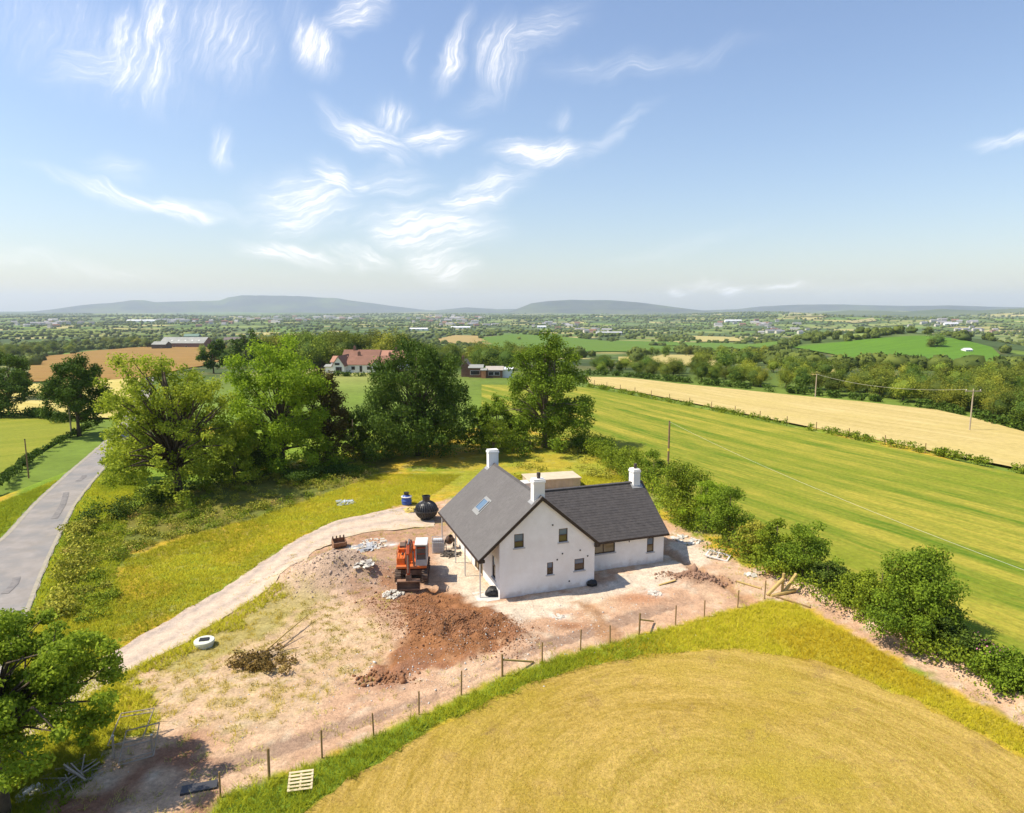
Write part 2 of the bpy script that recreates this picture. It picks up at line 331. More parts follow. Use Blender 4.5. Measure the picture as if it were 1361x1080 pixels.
def stripemat(name, c1, c2, c3, ang=0., period=6., center=None, fine=(3., .5), bump=.05, amp=.25, sw=.6, blot=None):
    """mown or drilled field: parallel swaths (or rings round a centre), each of its own tone"""
    if name in MATS: return MATS[name]
    m = bpy.data.materials.new(name); m.use_nodes = True; N = m.node_tree.nodes; L = m.node_tree.links
    b = N['Principled BSDF']; b.inputs['Roughness'].default_value = .95; b.inputs['Specular IOR Level'].default_value = .1
    g = N.new('ShaderNodeTexCoord')
    def math_(op, a, b_=None, c=None):
        n = N.new('ShaderNodeMath'); n.operation = op
        for i, v in enumerate((a, b_, c)):
            if v is None: continue
            if isinstance(v, (int, float)): n.inputs[i].default_value = v
            else: L.new(v, n.inputs[i])
        return n.outputs[0]
    mp = N.new('ShaderNodeMapping'); mp.vector_type = 'TEXTURE'; L.new(g.outputs['Object'], mp.inputs['Vector'])
    if center is not None: mp.inputs['Location'].default_value = (center[0], center[1], 0)
    mp.inputs['Rotation'].default_value = (0, 0, ang)
    s = N.new('ShaderNodeSeparateXYZ'); L.new(mp.outputs[0], s.inputs[0])
    if center is not None:
        rad = math_('SQRT', math_('ADD', math_('MULTIPLY', s.outputs[0], s.outputs[0]), math_('MULTIPLY', s.outputs[1], s.outputs[1])))
        along = math_('MULTIPLY', math_('ARCTAN2', s.outputs[1], s.outputs[0]), 60.)
    else: rad = s.outputs[1]; along = s.outputs[0]
    c = N.new('ShaderNodeCombineXYZ'); L.new(math_('MULTIPLY', rad, 1/period), c.inputs[0]); L.new(math_('MULTIPLY', along, .012), c.inputs[1])
    def tex(vec, sc, det, dist=0.):
        n = N.new('ShaderNodeTexNoise'); n.inputs['Scale'].default_value = sc; n.inputs['Detail'].default_value = det; n.inputs['Roughness'].default_value = .6; n.inputs['Distortion'].default_value = dist
        L.new(vec, n.inputs['Vector']); return n.outputs[0]
    def rng_(v, a, b_, c_=0., d_=1.):
        n = N.new('ShaderNodeMapRange'); L.new(v, n.inputs[0]); n.inputs[1].default_value = a; n.inputs[2].default_value = b_; n.inputs[3].default_value = c_; n.inputs[4].default_value = d_; return n.outputs[0]
    sw1 = rng_(tex(c.outputs[0], 1.5, 3.), .41, .59)
    wv_ = math_('SINE', math_('MULTIPLY', rad, 2*math.pi/period)); 
    c2_ = N.new('ShaderNodeCombineXYZ'); L.new(math_('MULTIPLY', rad, 5./period), c2_.inputs[0]); L.new(math_('MULTIPLY', along, .12), c2_.inputs[1])
    sw2 = rng_(tex(c2_.outputs[0], 1.5, 3.), .36, .64)
    fac = math_('ADD', math_('MULTIPLY', sw1, sw), math_('MULTIPLY', sw2, 1-sw)); fac = math_('MULTIPLY_ADD', wv_, .12, fac)
    mx = N.new('ShaderNodeMixRGB'); L.new(fac, mx.inputs[0]); mx.inputs[1].default_value = (*c1, 1); mx.inputs[2].default_value = (*c2, 1); mx.use_clamp = False
    m2 = N.new('ShaderNodeMixRGB'); L.new(rng_(tex(g.outputs['Object'], fine[1], 6), .48, .68), m2.inputs[0]); L.new(mx.outputs[0], m2.inputs[1]); m2.inputs[2].default_value = (*c3, 1); cur = m2.outputs[0]
    if blot:
        m4 = N.new('ShaderNodeMixRGB'); c5 = N.new('ShaderNodeCombineXYZ'); L.new(math_('MULTIPLY', rad, .5), c5.inputs[0]); L.new(math_('MULTIPLY', along, .12), c5.inputs[1])
        L.new(rng_(tex(c5.outputs[0], 1., 5, .6), .58, .74, 0, .8), m4.inputs[0]); L.new(cur, m4.inputs[1]); m4.inputs[2].default_value = (*blot, 1); cur = m4.outputs[0]
    mm = N.new('ShaderNodeVectorMath'); mm.operation = 'SCALE'; L.new(cur, mm.inputs[0]); L.new(rng_(tex(g.outputs['Object'], fine[0], 9), .3, .7, 1-amp, 1+amp), mm.inputs['Scale'])
    L.new(mm.outputs[0], b.inputs['Base Color'])
    if bump:
        bp = N.new('ShaderNodeBump'); bp.inputs['Distance'].default_value = bump; L.new(tex(g.outputs['Object'], fine[0]*1.4, 8), bp.inputs['Height']); L.new(bp.outputs[0], b.inputs['Normal'])
    MATS[name] = m; return m

# ------------------------------------------------------------------ haze (closed box of air round everything)
HR = 22500
hz = MB().box((-HR, -HR, -90), (HR, HR, 470)).build('haze', None, kind='stuff', label='thin pale summer haze over the whole landscape')
hm = bpy.data.materials.new('haze_air'); hm.use_nodes = True; hm.node_tree.nodes.clear()
_o = hm.node_tree.nodes.new('ShaderNodeOutputMaterial'); _v = hm.node_tree.nodes.new('ShaderNodeVolumePrincipled')
_v.inputs['Color'].default_value = (.73, .83, 1, 1); _v.inputs['Density'].default_value = 5.2e-5; _v.inputs['Anisotropy'].default_value = .1
hm.node_tree.links.new(_v.outputs[0], _o.inputs['Volume']); hz.data.materials.append(hm)

# ------------------------------------------------------------------ outlines of the site, taken through the photograph's camera
FENCE = [(293, 1060), (357.6, 1035), (428, 1007.4), (496.8, 977), (556.8, 950), (612.8, 923.6), (667.6, 898.3), (720.6, 880.7), (771.3, 864.5),
         (810.9, 854.3), (849.4, 842.5), (897.7, 831.4), (935.9, 819.9), (980.2, 807), (1016, 796)]
hay_px = [(330, 1130), (395, 1085), (455, 1045), (520, 1003), (600, 958), (680, 920), (760, 893), (850, 872), (940, 864), (1010, 866), (1090, 880), (1160, 905), (1230, 940),
          (1300, 975), (1361, 1010), (1500, 1085), (1700, 1250), (1500, 1500), (1000, 1500), (500, 1500), (200, 1350)]
hayP = smooth(poly_at(hay_px), 5)
soil_px = [(262, 1085), (290, 1062), (428, 1009), (557, 952), (668, 900), (772, 866), (850, 845), (936, 821), (1020, 800), (1060, 800), (1150, 850), (1250, 905), (1361, 960), (1500, 1035), (1480, 985),
           (1361, 925), (1270, 875), (1200, 845), (1120, 800), (1050, 768), (990, 752), (930, 715), (905, 700), (880, 690), (760, 650), (700, 640), (640, 650), (575, 668), (535, 672), (490, 684), (440, 702), (370, 748), (300, 800),
           (215, 866), (175, 900), (205, 925), (200, 960), (150, 1000), (60, 1060), (40, 1110)]
soilP = smooth(poly_at(soil_px), 4)
weed_px = [(215, 868), (300, 822), (380, 770), (440, 780), (520, 830), (520, 890), (430, 930), (330, 980), (250, 950), (200, 960), (185, 905)]
red_px = [(530, 795), (575, 780), (620, 795), (680, 822), (692, 838), (660, 862), (610, 878), (560, 890), (510, 912), (498, 885), (530, 860), (540, 830)]
pale_px = [(575, 715), (600, 700), (625, 740), (655, 800), (790, 780), (880, 745), (905, 710), (960, 740), (900, 775), (830, 790), (760, 805), (680, 830), (640, 815), (600, 785), (580, 750)]
brown_px = [(400, 745), (470, 705), (600, 680), (600, 720), (575, 740), (570, 800), (530, 850), (480, 800), (420, 770)]
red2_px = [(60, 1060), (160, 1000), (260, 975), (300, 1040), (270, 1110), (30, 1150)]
trench = [at(*p)[:2] for p in ((880, 728), (905, 742), (930, 757), (965, 775), (985, 788), (995, 800))]
trench2 = [at(*p)[:2] for p in ((772, 802), (790, 815), (808, 838), (815, 850))]
road_l = [(-420, 1000), (-150, 822), (-60, 757), (0, 716), (40, 673), (78, 638), (120, 602), (140, 584), (158, 562), (173, 535), (186, 512), (196, 500)]
road_r = [(-160, 1500), (-60, 1100), (0, 915), (22, 860), (40, 813), (58, 764), (75.6, 724), (98, 678), (111, 658), (131, 633), (150, 610), (172, 580), (190, 548), (200, 520), (206, 502)]
RL = smooth(poly_at(road_l), 6, False); RR = smooth(poly_at(road_r), 6, False)
roadP = np.concatenate([RL, RR[::-1]])
dr_u = [(-40, 925), (40, 905), (100, 893), (148, 868), (200, 838), (300, 780), (390, 720), (440, 695), (490, 683), (540, 673), (575, 680)]
dr_l = [(-40, 1010), (40, 985), (110, 935), (160, 899), (220, 868), (300, 820), (370, 766), (420, 733), (470, 711), (530, 703), (580, 700)]
driveP = np.concatenate([smooth(poly_at(dr_u), 6, False), smooth(poly_at(dr_l), 6, False)[::-1]])
past_px = [(640, 512), (700, 512), (780, 515), (860, 530), (980, 553), (1100, 578), (1200, 599), (1361, 632), (1500, 662), (1800, 735), (1800, 1000), (1500, 1010), (1361, 925), (1290, 880), (1235, 850), (1180, 815), (1130, 782), (1050, 735),
           (960, 680), (900, 650), (860, 632), (830, 612), (800, 600), (760, 585), (700, 560), (640, 540)]
scrub_px = [(95, 700), (150, 690), (230, 662), (300, 640), (380, 622), (430, 612), (520, 606), (500, 632), (440, 655), (400, 668), (330, 692), (250, 710), (165, 742), (150, 800), (115, 832), (60, 832), (72, 780)]
scrubP = smooth(poly_at(scrub_px), 4)
verge2_px = [(60, 832), (75, 760), (105, 690), (135, 640), (165, 600), (200, 600), (160, 660), (110, 720), (100, 800), (90, 860), (40, 860)]
lawn_px = [(135, 665), (150, 640), (230, 600), (330, 560), (480, 500), (640, 505), (640, 560), (560, 590), (400, 612), (300, 634), (230, 655), (170, 675)]

# ------------------------------------------------------------------ ground near the house: fine sheet with painted zones
step = .3; gx = np.arange(-58, 62+step, step); gy = np.arange(12, 116+step, step)
X, Y = np.meshgrid(gx, gy); Z = H(X, Y)
n1 = fbm(X*.35, Y*.35, 4); n2 = fbm(X*1.3+40, Y*1.3, 4); n3 = fbm(X*.08+9, Y*.08, 3)
def C(*c): return np.array(c, float)
col = np.zeros(X.shape+(3,))
def paint(c, w):
    global col
    w = np.clip(w, 0, 1)[..., None]; col = col*(1-w)+np.asarray(c)*w
def zone(P, wd=.6, amp=1.4): return sstep(-wd, wd, sdist(X, Y, P)+(n2-.5)*2*amp)
GREEN, GOLD, LUSH, DRY = C(.20, .25, .02), C(.50, .32, .035), C(.15, .235, .02), C(.40, .33, .14)
SOIL, PINK, RED, PALE, BRN = C(.55, .37, .235), C(.49, .30, .185), C(.26, .115, .047), C(.62, .53, .41), C(.34, .195, .12)
paint(GREEN, np.ones(X.shape)); paint(GOLD, sstep(.38, .62, n1)*.85*np.ones(X.shape)); paint(DRY, sstep(.58, .72, n2)*.5)
paint(LUSH, zone(smooth(poly_at(lawn_px), 3), 1., .8)*.85)
rd = np.minimum(ldist(X, Y, RL), ldist(X, Y, RR)); paint(LUSH, sstep(3.6, 2.2, rd)*.9)
behind = poly_at([(540, 660), (600, 620), (700, 575), (820, 590), (900, 650), (860, 640), (760, 645), (640, 650)])
paint(C(.30, .28, .03), zone(behind, 1., 1.)*.6)
paint(C(.12, .13, .03), zone(scrubP, .8, 1.)*.85)
sl = zone(soilP, .35, .9); W_soil = sl
paint(SOIL, sl); paint(PINK, sl*sstep(.4, .62, n1)*.8); paint(C(.58, .47, .34), sl*sstep(.6, .72, n2)*.6)
# wheel ruts run along the slope, parallel to the fence
ra = np.array([at(428, 1007)[:2], at(936, 820)[:2]]); rdv = (ra[1]-ra[0])/np.linalg.norm(ra[1]-ra[0])
qa = (X-ra[0][0])*rdv[0]+(Y-ra[0][1])*rdv[1]; qb = -(X-ra[0][0])*rdv[1]+(Y-ra[0][1])*rdv[0]
rut = fbm(qa*.05, qb*1.4, 4); paint(C(.31, .205, .14), sl*sstep(.53, .585, rut)*.9*sstep(-1, 2, sdist(X, Y, poly_at([(200, 1060), (300, 900), (520, 880), (820, 800), (1010, 790), (850, 850), (600, 935), (290, 1065)]))))
wz = zone(poly_at(weed_px), 1.0, 2.2)
paint(C(.50, .37, .21), wz*.45); paint(C(.36, .30, .09), wz*sstep(.47, .62, fbm(X*2.1, Y*2.1, 4))*.5); W_weed = wz
paint(C(.30, .27, .06), zone(poly_at([(215, 868), (300, 820), (400, 762), (440, 775), (400, 820), (320, 862), (250, 892), (215, 890)]), .6, 1.6)*.7)
paint(PALE, zone(poly_at(pale_px), .6, 1.)*.8)
paint(BRN, zone(poly_at(brown_px), .8, 1.2)*.75); paint(C(.44, .32, .23), gs(X, Y, M1, 4.6, 3.4)*1.1); paint(RED, gs(X, Y, (M1[0]+3.2, M1[1]-1.8), 2.2, 1.6)*.8*sstep(.35, .6, n2))
W_red = zone(poly_at(red_px), .4, .9); paint(RED, W_red*.97); paint(C(.33, .16, .09), W_red*sstep(.55, .68, n2)*.5)
paint(C(.30, .15, .09), zone(poly_at([(455, 905), (540, 880), (560, 890), (520, 915), (470, 925)]), .5, 1.)*.5)
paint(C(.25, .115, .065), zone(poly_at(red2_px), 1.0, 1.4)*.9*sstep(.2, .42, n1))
for tr in (trench, trench2): paint(C(.36, .20, .10), sstep(.9, .35, ldist(X, Y, tr)+(n2-.5))*.85)
paint(C(.33, .17, .09), gs(X, Y, flat(758, 832), 1.1, .5)*1.3); paint(C(.42, .22, .12), gs(X, Y, flat(850, 795), 1.6, .8)*1.2); paint(C(.27, .16, .1), gs(X, Y, M3, 2.0, 1.)*1.1); paint(C(.4, .2, .1), gs(X, Y, flat(510, 640), 2.5, 1.)*1.1)
for (a, b, rr) in ((742, 819, .45), (870, 787, .5), (485, 748, .5), (495, 722, .6), (470, 727, .4), (520, 722, .4)): paint(C(.8, .78, .74), gs(X, Y, flat(a, b), rr, rr)*1.3*sstep(.35, .5, n2))
# verge between the fence and the hay: green at the left, gold at the right
vergeP = np.concatenate([poly_at([(262, 1100)]+FENCE+[(1060, 803), (1150, 853), (1250, 912), (1361, 968), (1520, 1060), (1700, 1250)]), poly_at([(1500, 1085), (1361, 1010), (1230, 940), (1090, 880), (940, 864), (760, 893), (600, 958), (455, 1045), (380, 1110), (200, 1350)])])
vz = sstep(-.25, .25, sdist(X, Y, vergeP)+(n2-.5)*.8-.12); lr = sstep(-2, 16, X+(n1-.5)*8)
vc = C(.15, .24, .03)[None, None]*(1-lr[..., None])+C(.38, .31, .03)[None, None]*lr[..., None]
w_ = np.clip(vz, 0, 1)[..., None]; col = col*(1-w_)+vc*w_; W_verge = vz
hb = ldist(X, Y, poly_at([(1045, 770), (1110, 800), (1200, 850), (1270, 885), (1361, 935), (1500, 1000)]))
Z = Z + .45*sstep(.9, .1, np.abs(hb))*1.0
Z = Z + (n2-.5)*.10*sl + W_red*(fbm(X*1.6, Y*1.6, 4)-.5)*.8 - .25*sstep(.6, .2, ldist(X, Y, trench))-.06*sl*sstep(.52, .6, rut)
edge = np.minimum.reduce([X-gx[0], gx[-1]-X, Y-gy[0], gy[-1]-Y]); Z = Z-1.2*sstep(4, 0, edge)
ny, nx = X.shape; ii = np.arange(ny*nx).reshape(ny, nx)
Q = np.stack([ii[:-1, :-1], ii[:-1, 1:], ii[1:, 1:], ii[1:, :-1]], -1).reshape(-1, 4)
V = np.stack([X, Y, Z], -1).reshape(-1, 3); cc = np.concatenate([col.reshape(-1, 3), np.ones((len(V), 1))], 1)
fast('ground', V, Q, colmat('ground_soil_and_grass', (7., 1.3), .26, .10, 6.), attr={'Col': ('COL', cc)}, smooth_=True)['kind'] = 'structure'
def GZ(x, y):
    """height of the near sheet"""
    i = np.clip((np.asarray(x)-gx[0])/step, 0, nx-1.001); j = np.clip((np.asarray(y)-gy[0])/step, 0, ny-1.001)
    i0 = i.astype(int); j0 = j.astype(int); fx = i-i0; fy = j-j0
    return (Z[j0, i0]*(1-fx)+Z[j0, i0+1]*fx)*(1-fy)+(Z[j0+1, i0]*(1-fx)+Z[j0+1, i0+1]*fx)*fy
def samp(A, x, y):
    i = np.clip(((np.asarray(x)-gx[0])/step).round().astype(int), 0, nx-1); j = np.clip(((np.asarray(y)-gy[0])/step).round().astype(int), 0, ny-1); return A[j, i]
def on(px, py):
    p = at(px, py)
    if gx[0]+4 < p[0] < gx[-1]-4 and gy[0]+4 < p[1] < gy[-1]-4: p[2] = float(GZ(p[0], p[1]))
    return p

# ------------------------------------------------------------------ terrain to the horizon: patchwork of fields divided by tree lines
rr_ = np.concatenate([np.geomspace(6, 100, 22), np.geomspace(104, 21000, 330)]); aa = np.concatenate([np.linspace(-180, -52, 40)[:-1], np.linspace(-52, 52, 330), np.linspace(52, 180, 40)[1:]])*math.pi/180
A_, R_ = np.meshgrid(aa, rr_); TX, TY = R_*np.sin(A_), R_*np.cos(A_); TZ = H(TX, TY)-.35*sstep(200, 100, R_)-1.6*sstep(100, 82, R_)
sites_n = 3200
sr = np.sqrt(np.random.default_rng(8).uniform(250**2, 9000**2, sites_n)); sr = 250+(9000-250)*(np.random.default_rng(9).random(sites_n)**1.35)
sa2 = np.random.default_rng(10).uniform(-1.0, 1.0, sites_n); SX, SY = sr*np.sin(sa2), sr*np.cos(sa2); sval = np.random.default_rng(12).random(sites_n)
from mathutils.kdtree import KDTree
_kd = KDTree(sites_n)
for i_ in range(sites_n): _kd.insert((SX[i_], SY[i_], 0), i_)
_kd.balance()
def voro(x, y):
    sh = x.shape; x = x.ravel(); y = y.ravel(); idx = np.zeros(len(x), int); ed = np.zeros(len(x)); f = _kd.find_n
    for k, (a, b) in enumerate(zip(x.tolist(), y.tolist())):
        r = f((a, b, 0), 2); idx[k] = r[0][1]; ed[k] = (r[1][2]-r[0][2])/2
    return idx.reshape(sh), ed.reshape(sh)
vi, ve = voro(TX, TY); vv = sval[vi]
pal = 1.15*np.array([(.16, .2, .05), (.36, .31, .12), (.075, .11, .03), (.10, .16, .03), (.13, .19, .03), (.06, .09, .03), (.30, .27, .09), (.11, .15, .045), (.20, .20, .06), (.09, .14, .03), (.16, .20, .05), (.07, .10, .03)])
tcol = pal[(vv*len(pal)).astype(int) % len(pal)]*(.85+.3*fbm(TX/60, TY/60, 3))[..., None]
w = sstep(9, 3, ve-R_*.0006)[..., None]*.8; tcol = tcol*(1-w)+np.array((.04, .06, .02))*w
w = sstep(260, 150, R_)[..., None]; tcol = tcol*(1-w)+np.array((.14, .2, .03))*w
w = sstep(5500, 11000, R_)[..., None]*.5; tcol = tcol*(1-w)+np.array((.10, .115, .05))*w
ny2, nx2 = TX.shape; ii = np.arange(ny2*nx2).reshape(ny2, nx2); Q = np.stack([ii[:-1, :-1], ii[:-1, 1:], ii[1:, 1:], ii[1:, :-1]], -1).reshape(-1, 4)
V = np.stack([TX, TY, TZ], -1).reshape(-1, 3)
fast('terrain', V, Q[:, ::-1], colmat('far_fields', (.5, .05), .18, .0, 1.), attr={'Col': ('COL', np.concatenate([tcol.reshape(-1, 3), np.ones((len(V), 1))], 1))}, smooth_=True)['kind'] = 'structure'

def sheet(name, P, m, off=.05, cell=None, near=False, jit=0.):
    P = np.asarray(P, float)
    if jit:
        out = []
        for i in range(len(P)):
            a, b = P[i], P[(i+1) % len(P)]; n = max(1, int(np.linalg.norm(b-a)/.4))
            for k in range(n): out.append(a+(b-a)*k/n)
        P = np.array(out); P = P+np.stack([fbm(P[:, 0]*1.1, P[:, 1]*1.1, 3)-.5, fbm(P[:, 0]*1.1+50, P[:, 1]*1.1, 3)-.5], 1)*2*jit
    bm = bmesh.new(); bm.faces.new([bm.verts.new((p[0], p[1], 0)) for p in P])
    bmesh.ops.triangulate(bm, faces=bm.faces[:])
    lo, hi = P.min(0), P.max(0); dist = np.hypot(*P.mean(0)); cell = cell or max(1.0, dist/40)
    for ax in (0, 1):
        for v in np.arange(math.floor(lo[ax]/cell)*cell+cell, hi[ax], cell):
            co = (v, 0, 0) if ax == 0 else (0, v, 0); no = (1, 0, 0) if ax == 0 else (0, 1, 0)
            bmesh.ops.bisect_plane(bm, geom=bm.verts[:]+bm.edges[:]+bm.faces[:], plane_co=co, plane_no=no, dist=1e-5)
    xs = np.array([v.co.x for v in bm.verts]); ys = np.array([v.co.y for v in bm.verts])
    if near:
        inside = (xs > gx[0]+4) & (xs < gx[-1]-4) & (ys > gy[0]+4) & (ys < gy[-1]-4)
        zs = np.where(inside, np.maximum(GZ(xs, ys), H(xs, ys)), H(xs, ys))+off
    else: zs = H(xs, ys)+off+np.maximum(0, np.hypot(xs, ys)-120)*.0010
    for v, z in zip(bm.verts, zs): v.co.z = z
    for f in bm.faces:
        if f.normal.z < 0: f.normal_flip()
    me = bpy.data.meshes.new(name); bm.to_mesh(me); bm.free(); me.materials.append(m)
    me.polygons.foreach_set('use_smooth', [True]*len(me.polygons))
    o = bpy.data.objects.new(name, me); COL.objects.link(o); o['kind'] = 'structure'; return o

# circle through three points of the hay's edge: the mower went round parallel to it
p1, p2, p3 = [at(*p)[:2] for p in ((520, 1003), (980, 864), (1300, 975))]
Am = np.array([p2-p1, p3-p1])*2; bmv = np.array([p2@p2-p1@p1, p3@p3-p1@p1]); HC = np.linalg.solve(Am, bmv)
hay_m = stripemat('mown_hay', (.29, .20, .032), (.46, .315, .085), (.33, .245, .03), period=1.7, center=HC, fine=(7., .12), bump=.07, amp=.24, sw=.38, blot=(.25, .16, .06))
sheet('hay_field', hayP, hay_m, .03, cell=1.5, near=True, jit=.45)
pd = at(1361, 720)[:2]-at(900, 560)[:2]; pang = math.atan2(pd[1], pd[0])
e1 = at(860, 530)[:2]; e2 = at(1361, 632)[:2]; eang = math.atan2((e2-e1)[1], (e2-e1)[0])
past_m = stripemat('mown_pasture', (.095, .16, .010), (.34, .29, .04), (.18, .21, .018), ang=eang, period=4.4, fine=(2.5, .06), bump=.06, amp=.2, sw=.55)
sheet('pasture', poly_at(past_px), past_m, .12, cell=2.5)
stub_m = stripemat('pale_stubble', (.40, .31, .11), (.54, .42, .18), (.46, .36, .13), ang=eang+.03, period=4., fine=(1.2, .05), bump=.04, amp=.12, sw=.5)
sheet('stubble_field', poly_at([(775, 501), (830, 502), (900, 510), (1020, 522), (1145, 534), (1245, 545), (1295, 556), (1361, 574), (1500, 612), (1800, 680), (1800, 722), (1500, 655), (1361, 624), (1200, 592), (1100, 572), (980, 548), (860, 524), (785, 511)]), stub_m, .08, cell=3)
brown_m = stripemat('brown_grass', (.21, .12, .03), (.33, .195, .06), (.25, .16, .04), ang=.06, period=9, fine=(.8, .04), bump=.04, amp=.2)
sheet('brown_field', poly_at([(36, 508), (40, 484), (60, 474), (120, 467), (170, 463), (265, 459), (305, 459), (315, 472), (250, 490), (190, 503), (120, 507)]), brown_m, .2, cell=6)
sheet('hay_strip', poly_at([(-120, 545), (-40, 522), (40, 511), (110, 508), (188, 502), (186, 508), (172, 535), (150, 556), (105, 556), (60, 552), (0, 549), (-60, 552)]), stripemat('gold_hay', (.42, .34, .09), (.53, .44, .15), (.46, .38, .11), ang=-.5, period=5, fine=(1.5, .06), amp=.14), .14, cell=4)
sheet('mown_field', poly_at([(-250, 700), (-100, 690), (0, 630), (60, 595), (112, 566), (95, 560), (60, 555), (0, 552), (-60, 554), (-250, 560)]), stripemat('yellow_green_grass', (.17, .20, .018), (.25, .25, .03), (.20, .22, .025), ang=.6, period=4, fine=(2.5, .08), amp=.15), .1, cell=3)
FF = [('green_field', [(640, 449), (690, 445), (760, 449), (820, 455), (905, 462), (900, 468), (830, 468), (760, 468), (640, 466)], (.10, .17, .02)), ('green_field', [(905, 455), (1000, 458), (1050, 464), (1010, 471), (915, 466)], (.105, .18, .025)),
      ('green_field', [(820, 453), (900, 455), (905, 460), (850, 459), (815, 456)], (.095, .17, .02)),
      ('dry_field', [(858, 478), (880, 472), (960, 473), (960, 480), (948, 488), (900, 487), (862, 486)], (.40, .33, .12)), ('dry_field', [(822, 475), (840, 475), (840, 482), (822, 480)], (.4, .32, .12)),
      ('dry_field', [(917, 447), (980, 449), (985, 454), (930, 455)], (.39, .33, .12)), ('dry_field', [(575, 452), (605, 446), (635, 447), (655, 458), (600, 458)], (.33, .24, .09)),
      ('hill_field', [(1053, 462), (1095, 458), (1150, 452), (1220, 447), (1262, 450), (1290, 455), (1318, 462), (1346, 482), (1320, 486), (1258, 491), (1210, 492), (1160, 484), (1110, 472)], (.095, .19, .018)),
      ('dry_field', [(1057, 491), (1085, 490), (1122, 491), (1126, 497), (1080, 500), (1056, 498)], (.44, .36, .11)), ('dry_field', [(1150, 496), (1170, 494), (1192, 498), (1188, 504), (1155, 502)], (.44, .36, .12)),
      ('meadow', [(8, 442), (50, 438), (130, 438), (135, 444), (60, 446), (0, 448)], (.17, .21, .04)), ('meadow', [(1320, 450), (1361, 447), (1420, 450), (1420, 456), (1335, 456)], (.20, .23, .07)),
      ('meadow', [(1150, 432), (1210, 428), (1215, 432), (1160, 435)], (.22, .25, .07)), ('meadow', [(1123, 428), (1160, 423), (1165, 427), (1135, 430)], (.32, .28, .12)), ('meadow', [(1040, 420), (1090, 418), (1095, 421), (1045, 422)], (.3, .28, .12)), ('dry_field', [(305, 458), (340, 458), (340, 468), (310, 468)], (.4, .31, .1))]
for nm, P, c in FF:
    sheet(nm, poly_at(P), stripemat(nm+str(len(MATS)), tuple(v*.88 for v in c), tuple(v*1.12 for v in c), c, ang=.4, period=9, fine=(.5, .03), bump=0, amp=.1), .3)

# mountains on the horizon, real relief far out
def mountains(name, prof, R, seed, c1, c2):
    az_ = []; zz = []
    for (px, py) in prof:
        a, e = px_ae(px, py); az_.append(a); zz.append(CAMZ+R*math.tan(e))
    A = np.linspace(az_[0], az_[-1], 260); ridge = np.interp(A, az_, zz); base = -62.
    T = np.linspace(-1, 1, 34); AA, TT = np.meshgrid(A, T)
    RRm = R+TT*1900; xx, yy = RRm*np.sin(AA), RRm*np.cos(AA)
    prof_t = np.where(TT < 0, np.clip(1-np.abs(TT), 0, 1)**1.35, np.clip(1-TT, 0, 1)**.8)
    rough_ = (fbm(xx/420+seed, yy/420, 4)-.5)*.55*np.clip(1-np.abs(TT)*.9, .0, 1)*np.clip(np.abs(TT)*6, 0, 1)
    zz_ = base-6+(ridge[None, :]-base+6)*np.clip(prof_t+rough_*(1-np.abs(1-prof_t)*.0), 0, 1.0)
    n0, n1_ = xx.shape; ii = np.arange(n0*n1_).reshape(n0, n1_); Q = np.stack([ii[:-1, :-1], ii[:-1, 1:], ii[1:, 1:], ii[1:, :-1]], -1).reshape(-1, 4)
    fast(name, np.stack([xx, yy, zz_], -1).reshape(-1, 3), Q, mat(name+'_moor', c1, c2, scale=.0016, rough=1, c3=(.10, .12, .05), s3=.0009), smooth_=True)['kind'] = 'structure'
mountains('mountain', [(40, 414), (75, 410), (110, 405), (150, 401.5), (175, 398), (192, 398.5), (205, 401), (245, 400), (292, 398.5), (303, 394), (322, 391.5), (400, 393), (445, 395.5), (475, 400), (520, 406), (560, 411), (600, 414)], 15500, 1, (.04, .05, .05), (.07, .07, .06))
mountains('mountain', [(560, 414), (590, 411), (620, 408), (660, 410.5), (700, 410), (730, 414)], 14200, 9, (.05, .07, .04), (.08, .09, .05))
mountains('mountain', [(675, 414), (690, 409), (706, 402.5), (730, 399.5), (765, 397.5), (800, 398), (845, 400.5), (880, 405), (915, 410), (960, 415)], 11500, 4, (.03, .04, .035), (.055, .06, .045))
mountains('mountain', [(900, 414), (940, 412), (980, 410.5), (1010, 407), (1060, 404.5), (1120, 404), (1190, 406), (1260, 405.5), (1310, 407), (1400, 409), (1470, 412)], 14500, 6, (.035, .045, .045), (.06, .065, .055))
mountains('hill_range', [(930, 418), (980, 415), (1030, 413), (1080, 416), (1130, 412), (1200, 414), (1250, 410), (1300, 412), (1361, 409), (1460, 411), (1520, 418)], 8200, 13, (.05, .075, .03), (.10, .12, .05))

# ------------------------------------------------------------------ road and driveway
def asphalt():
    m = mat('worn_asphalt', (.235, .21, .185), (.30, .27, .245), scale=.6, rough=.9, bump=.01, bscale=30, c3=(.20, .195, .19), s3=.25); return m
sheet('road', roadP, asphalt(), .06, cell=1.5, near=True, jit=.12)
DU, DL = smooth(poly_at(dr_u), 6, False), smooth(poly_at(dr_l), 6, False)
dwy = sheet('driveway', driveP, colmat('crushed_stone', (9., 1.5), .17, .05, 9.), .03, cell=.4, near=True, jit=.4)
_n = len(dwy.data.vertices); _c = np.empty(_n*3, np.float32); dwy.data.vertices.foreach_get('co', _c); _c = _c.reshape(-1, 3)
_a, _b = ldist(_c[:, 0], _c[:, 1], DU), ldist(_c[:, 0], _c[:, 1], DL); _q = _a/(_a+_b+1e-6)+(fbm(_c[:, 0]*.8, _c[:, 1]*.8, 3)-.5)*.22
_w = (np.exp(-((_q-.16)/.09)**2)*.75+np.exp(-((_q-.62)/.07)**2)*.55)[:, None]; _cc = np.array((.56, .435, .325))*(1-_w)+np.array((.33, .275, .24))*_w
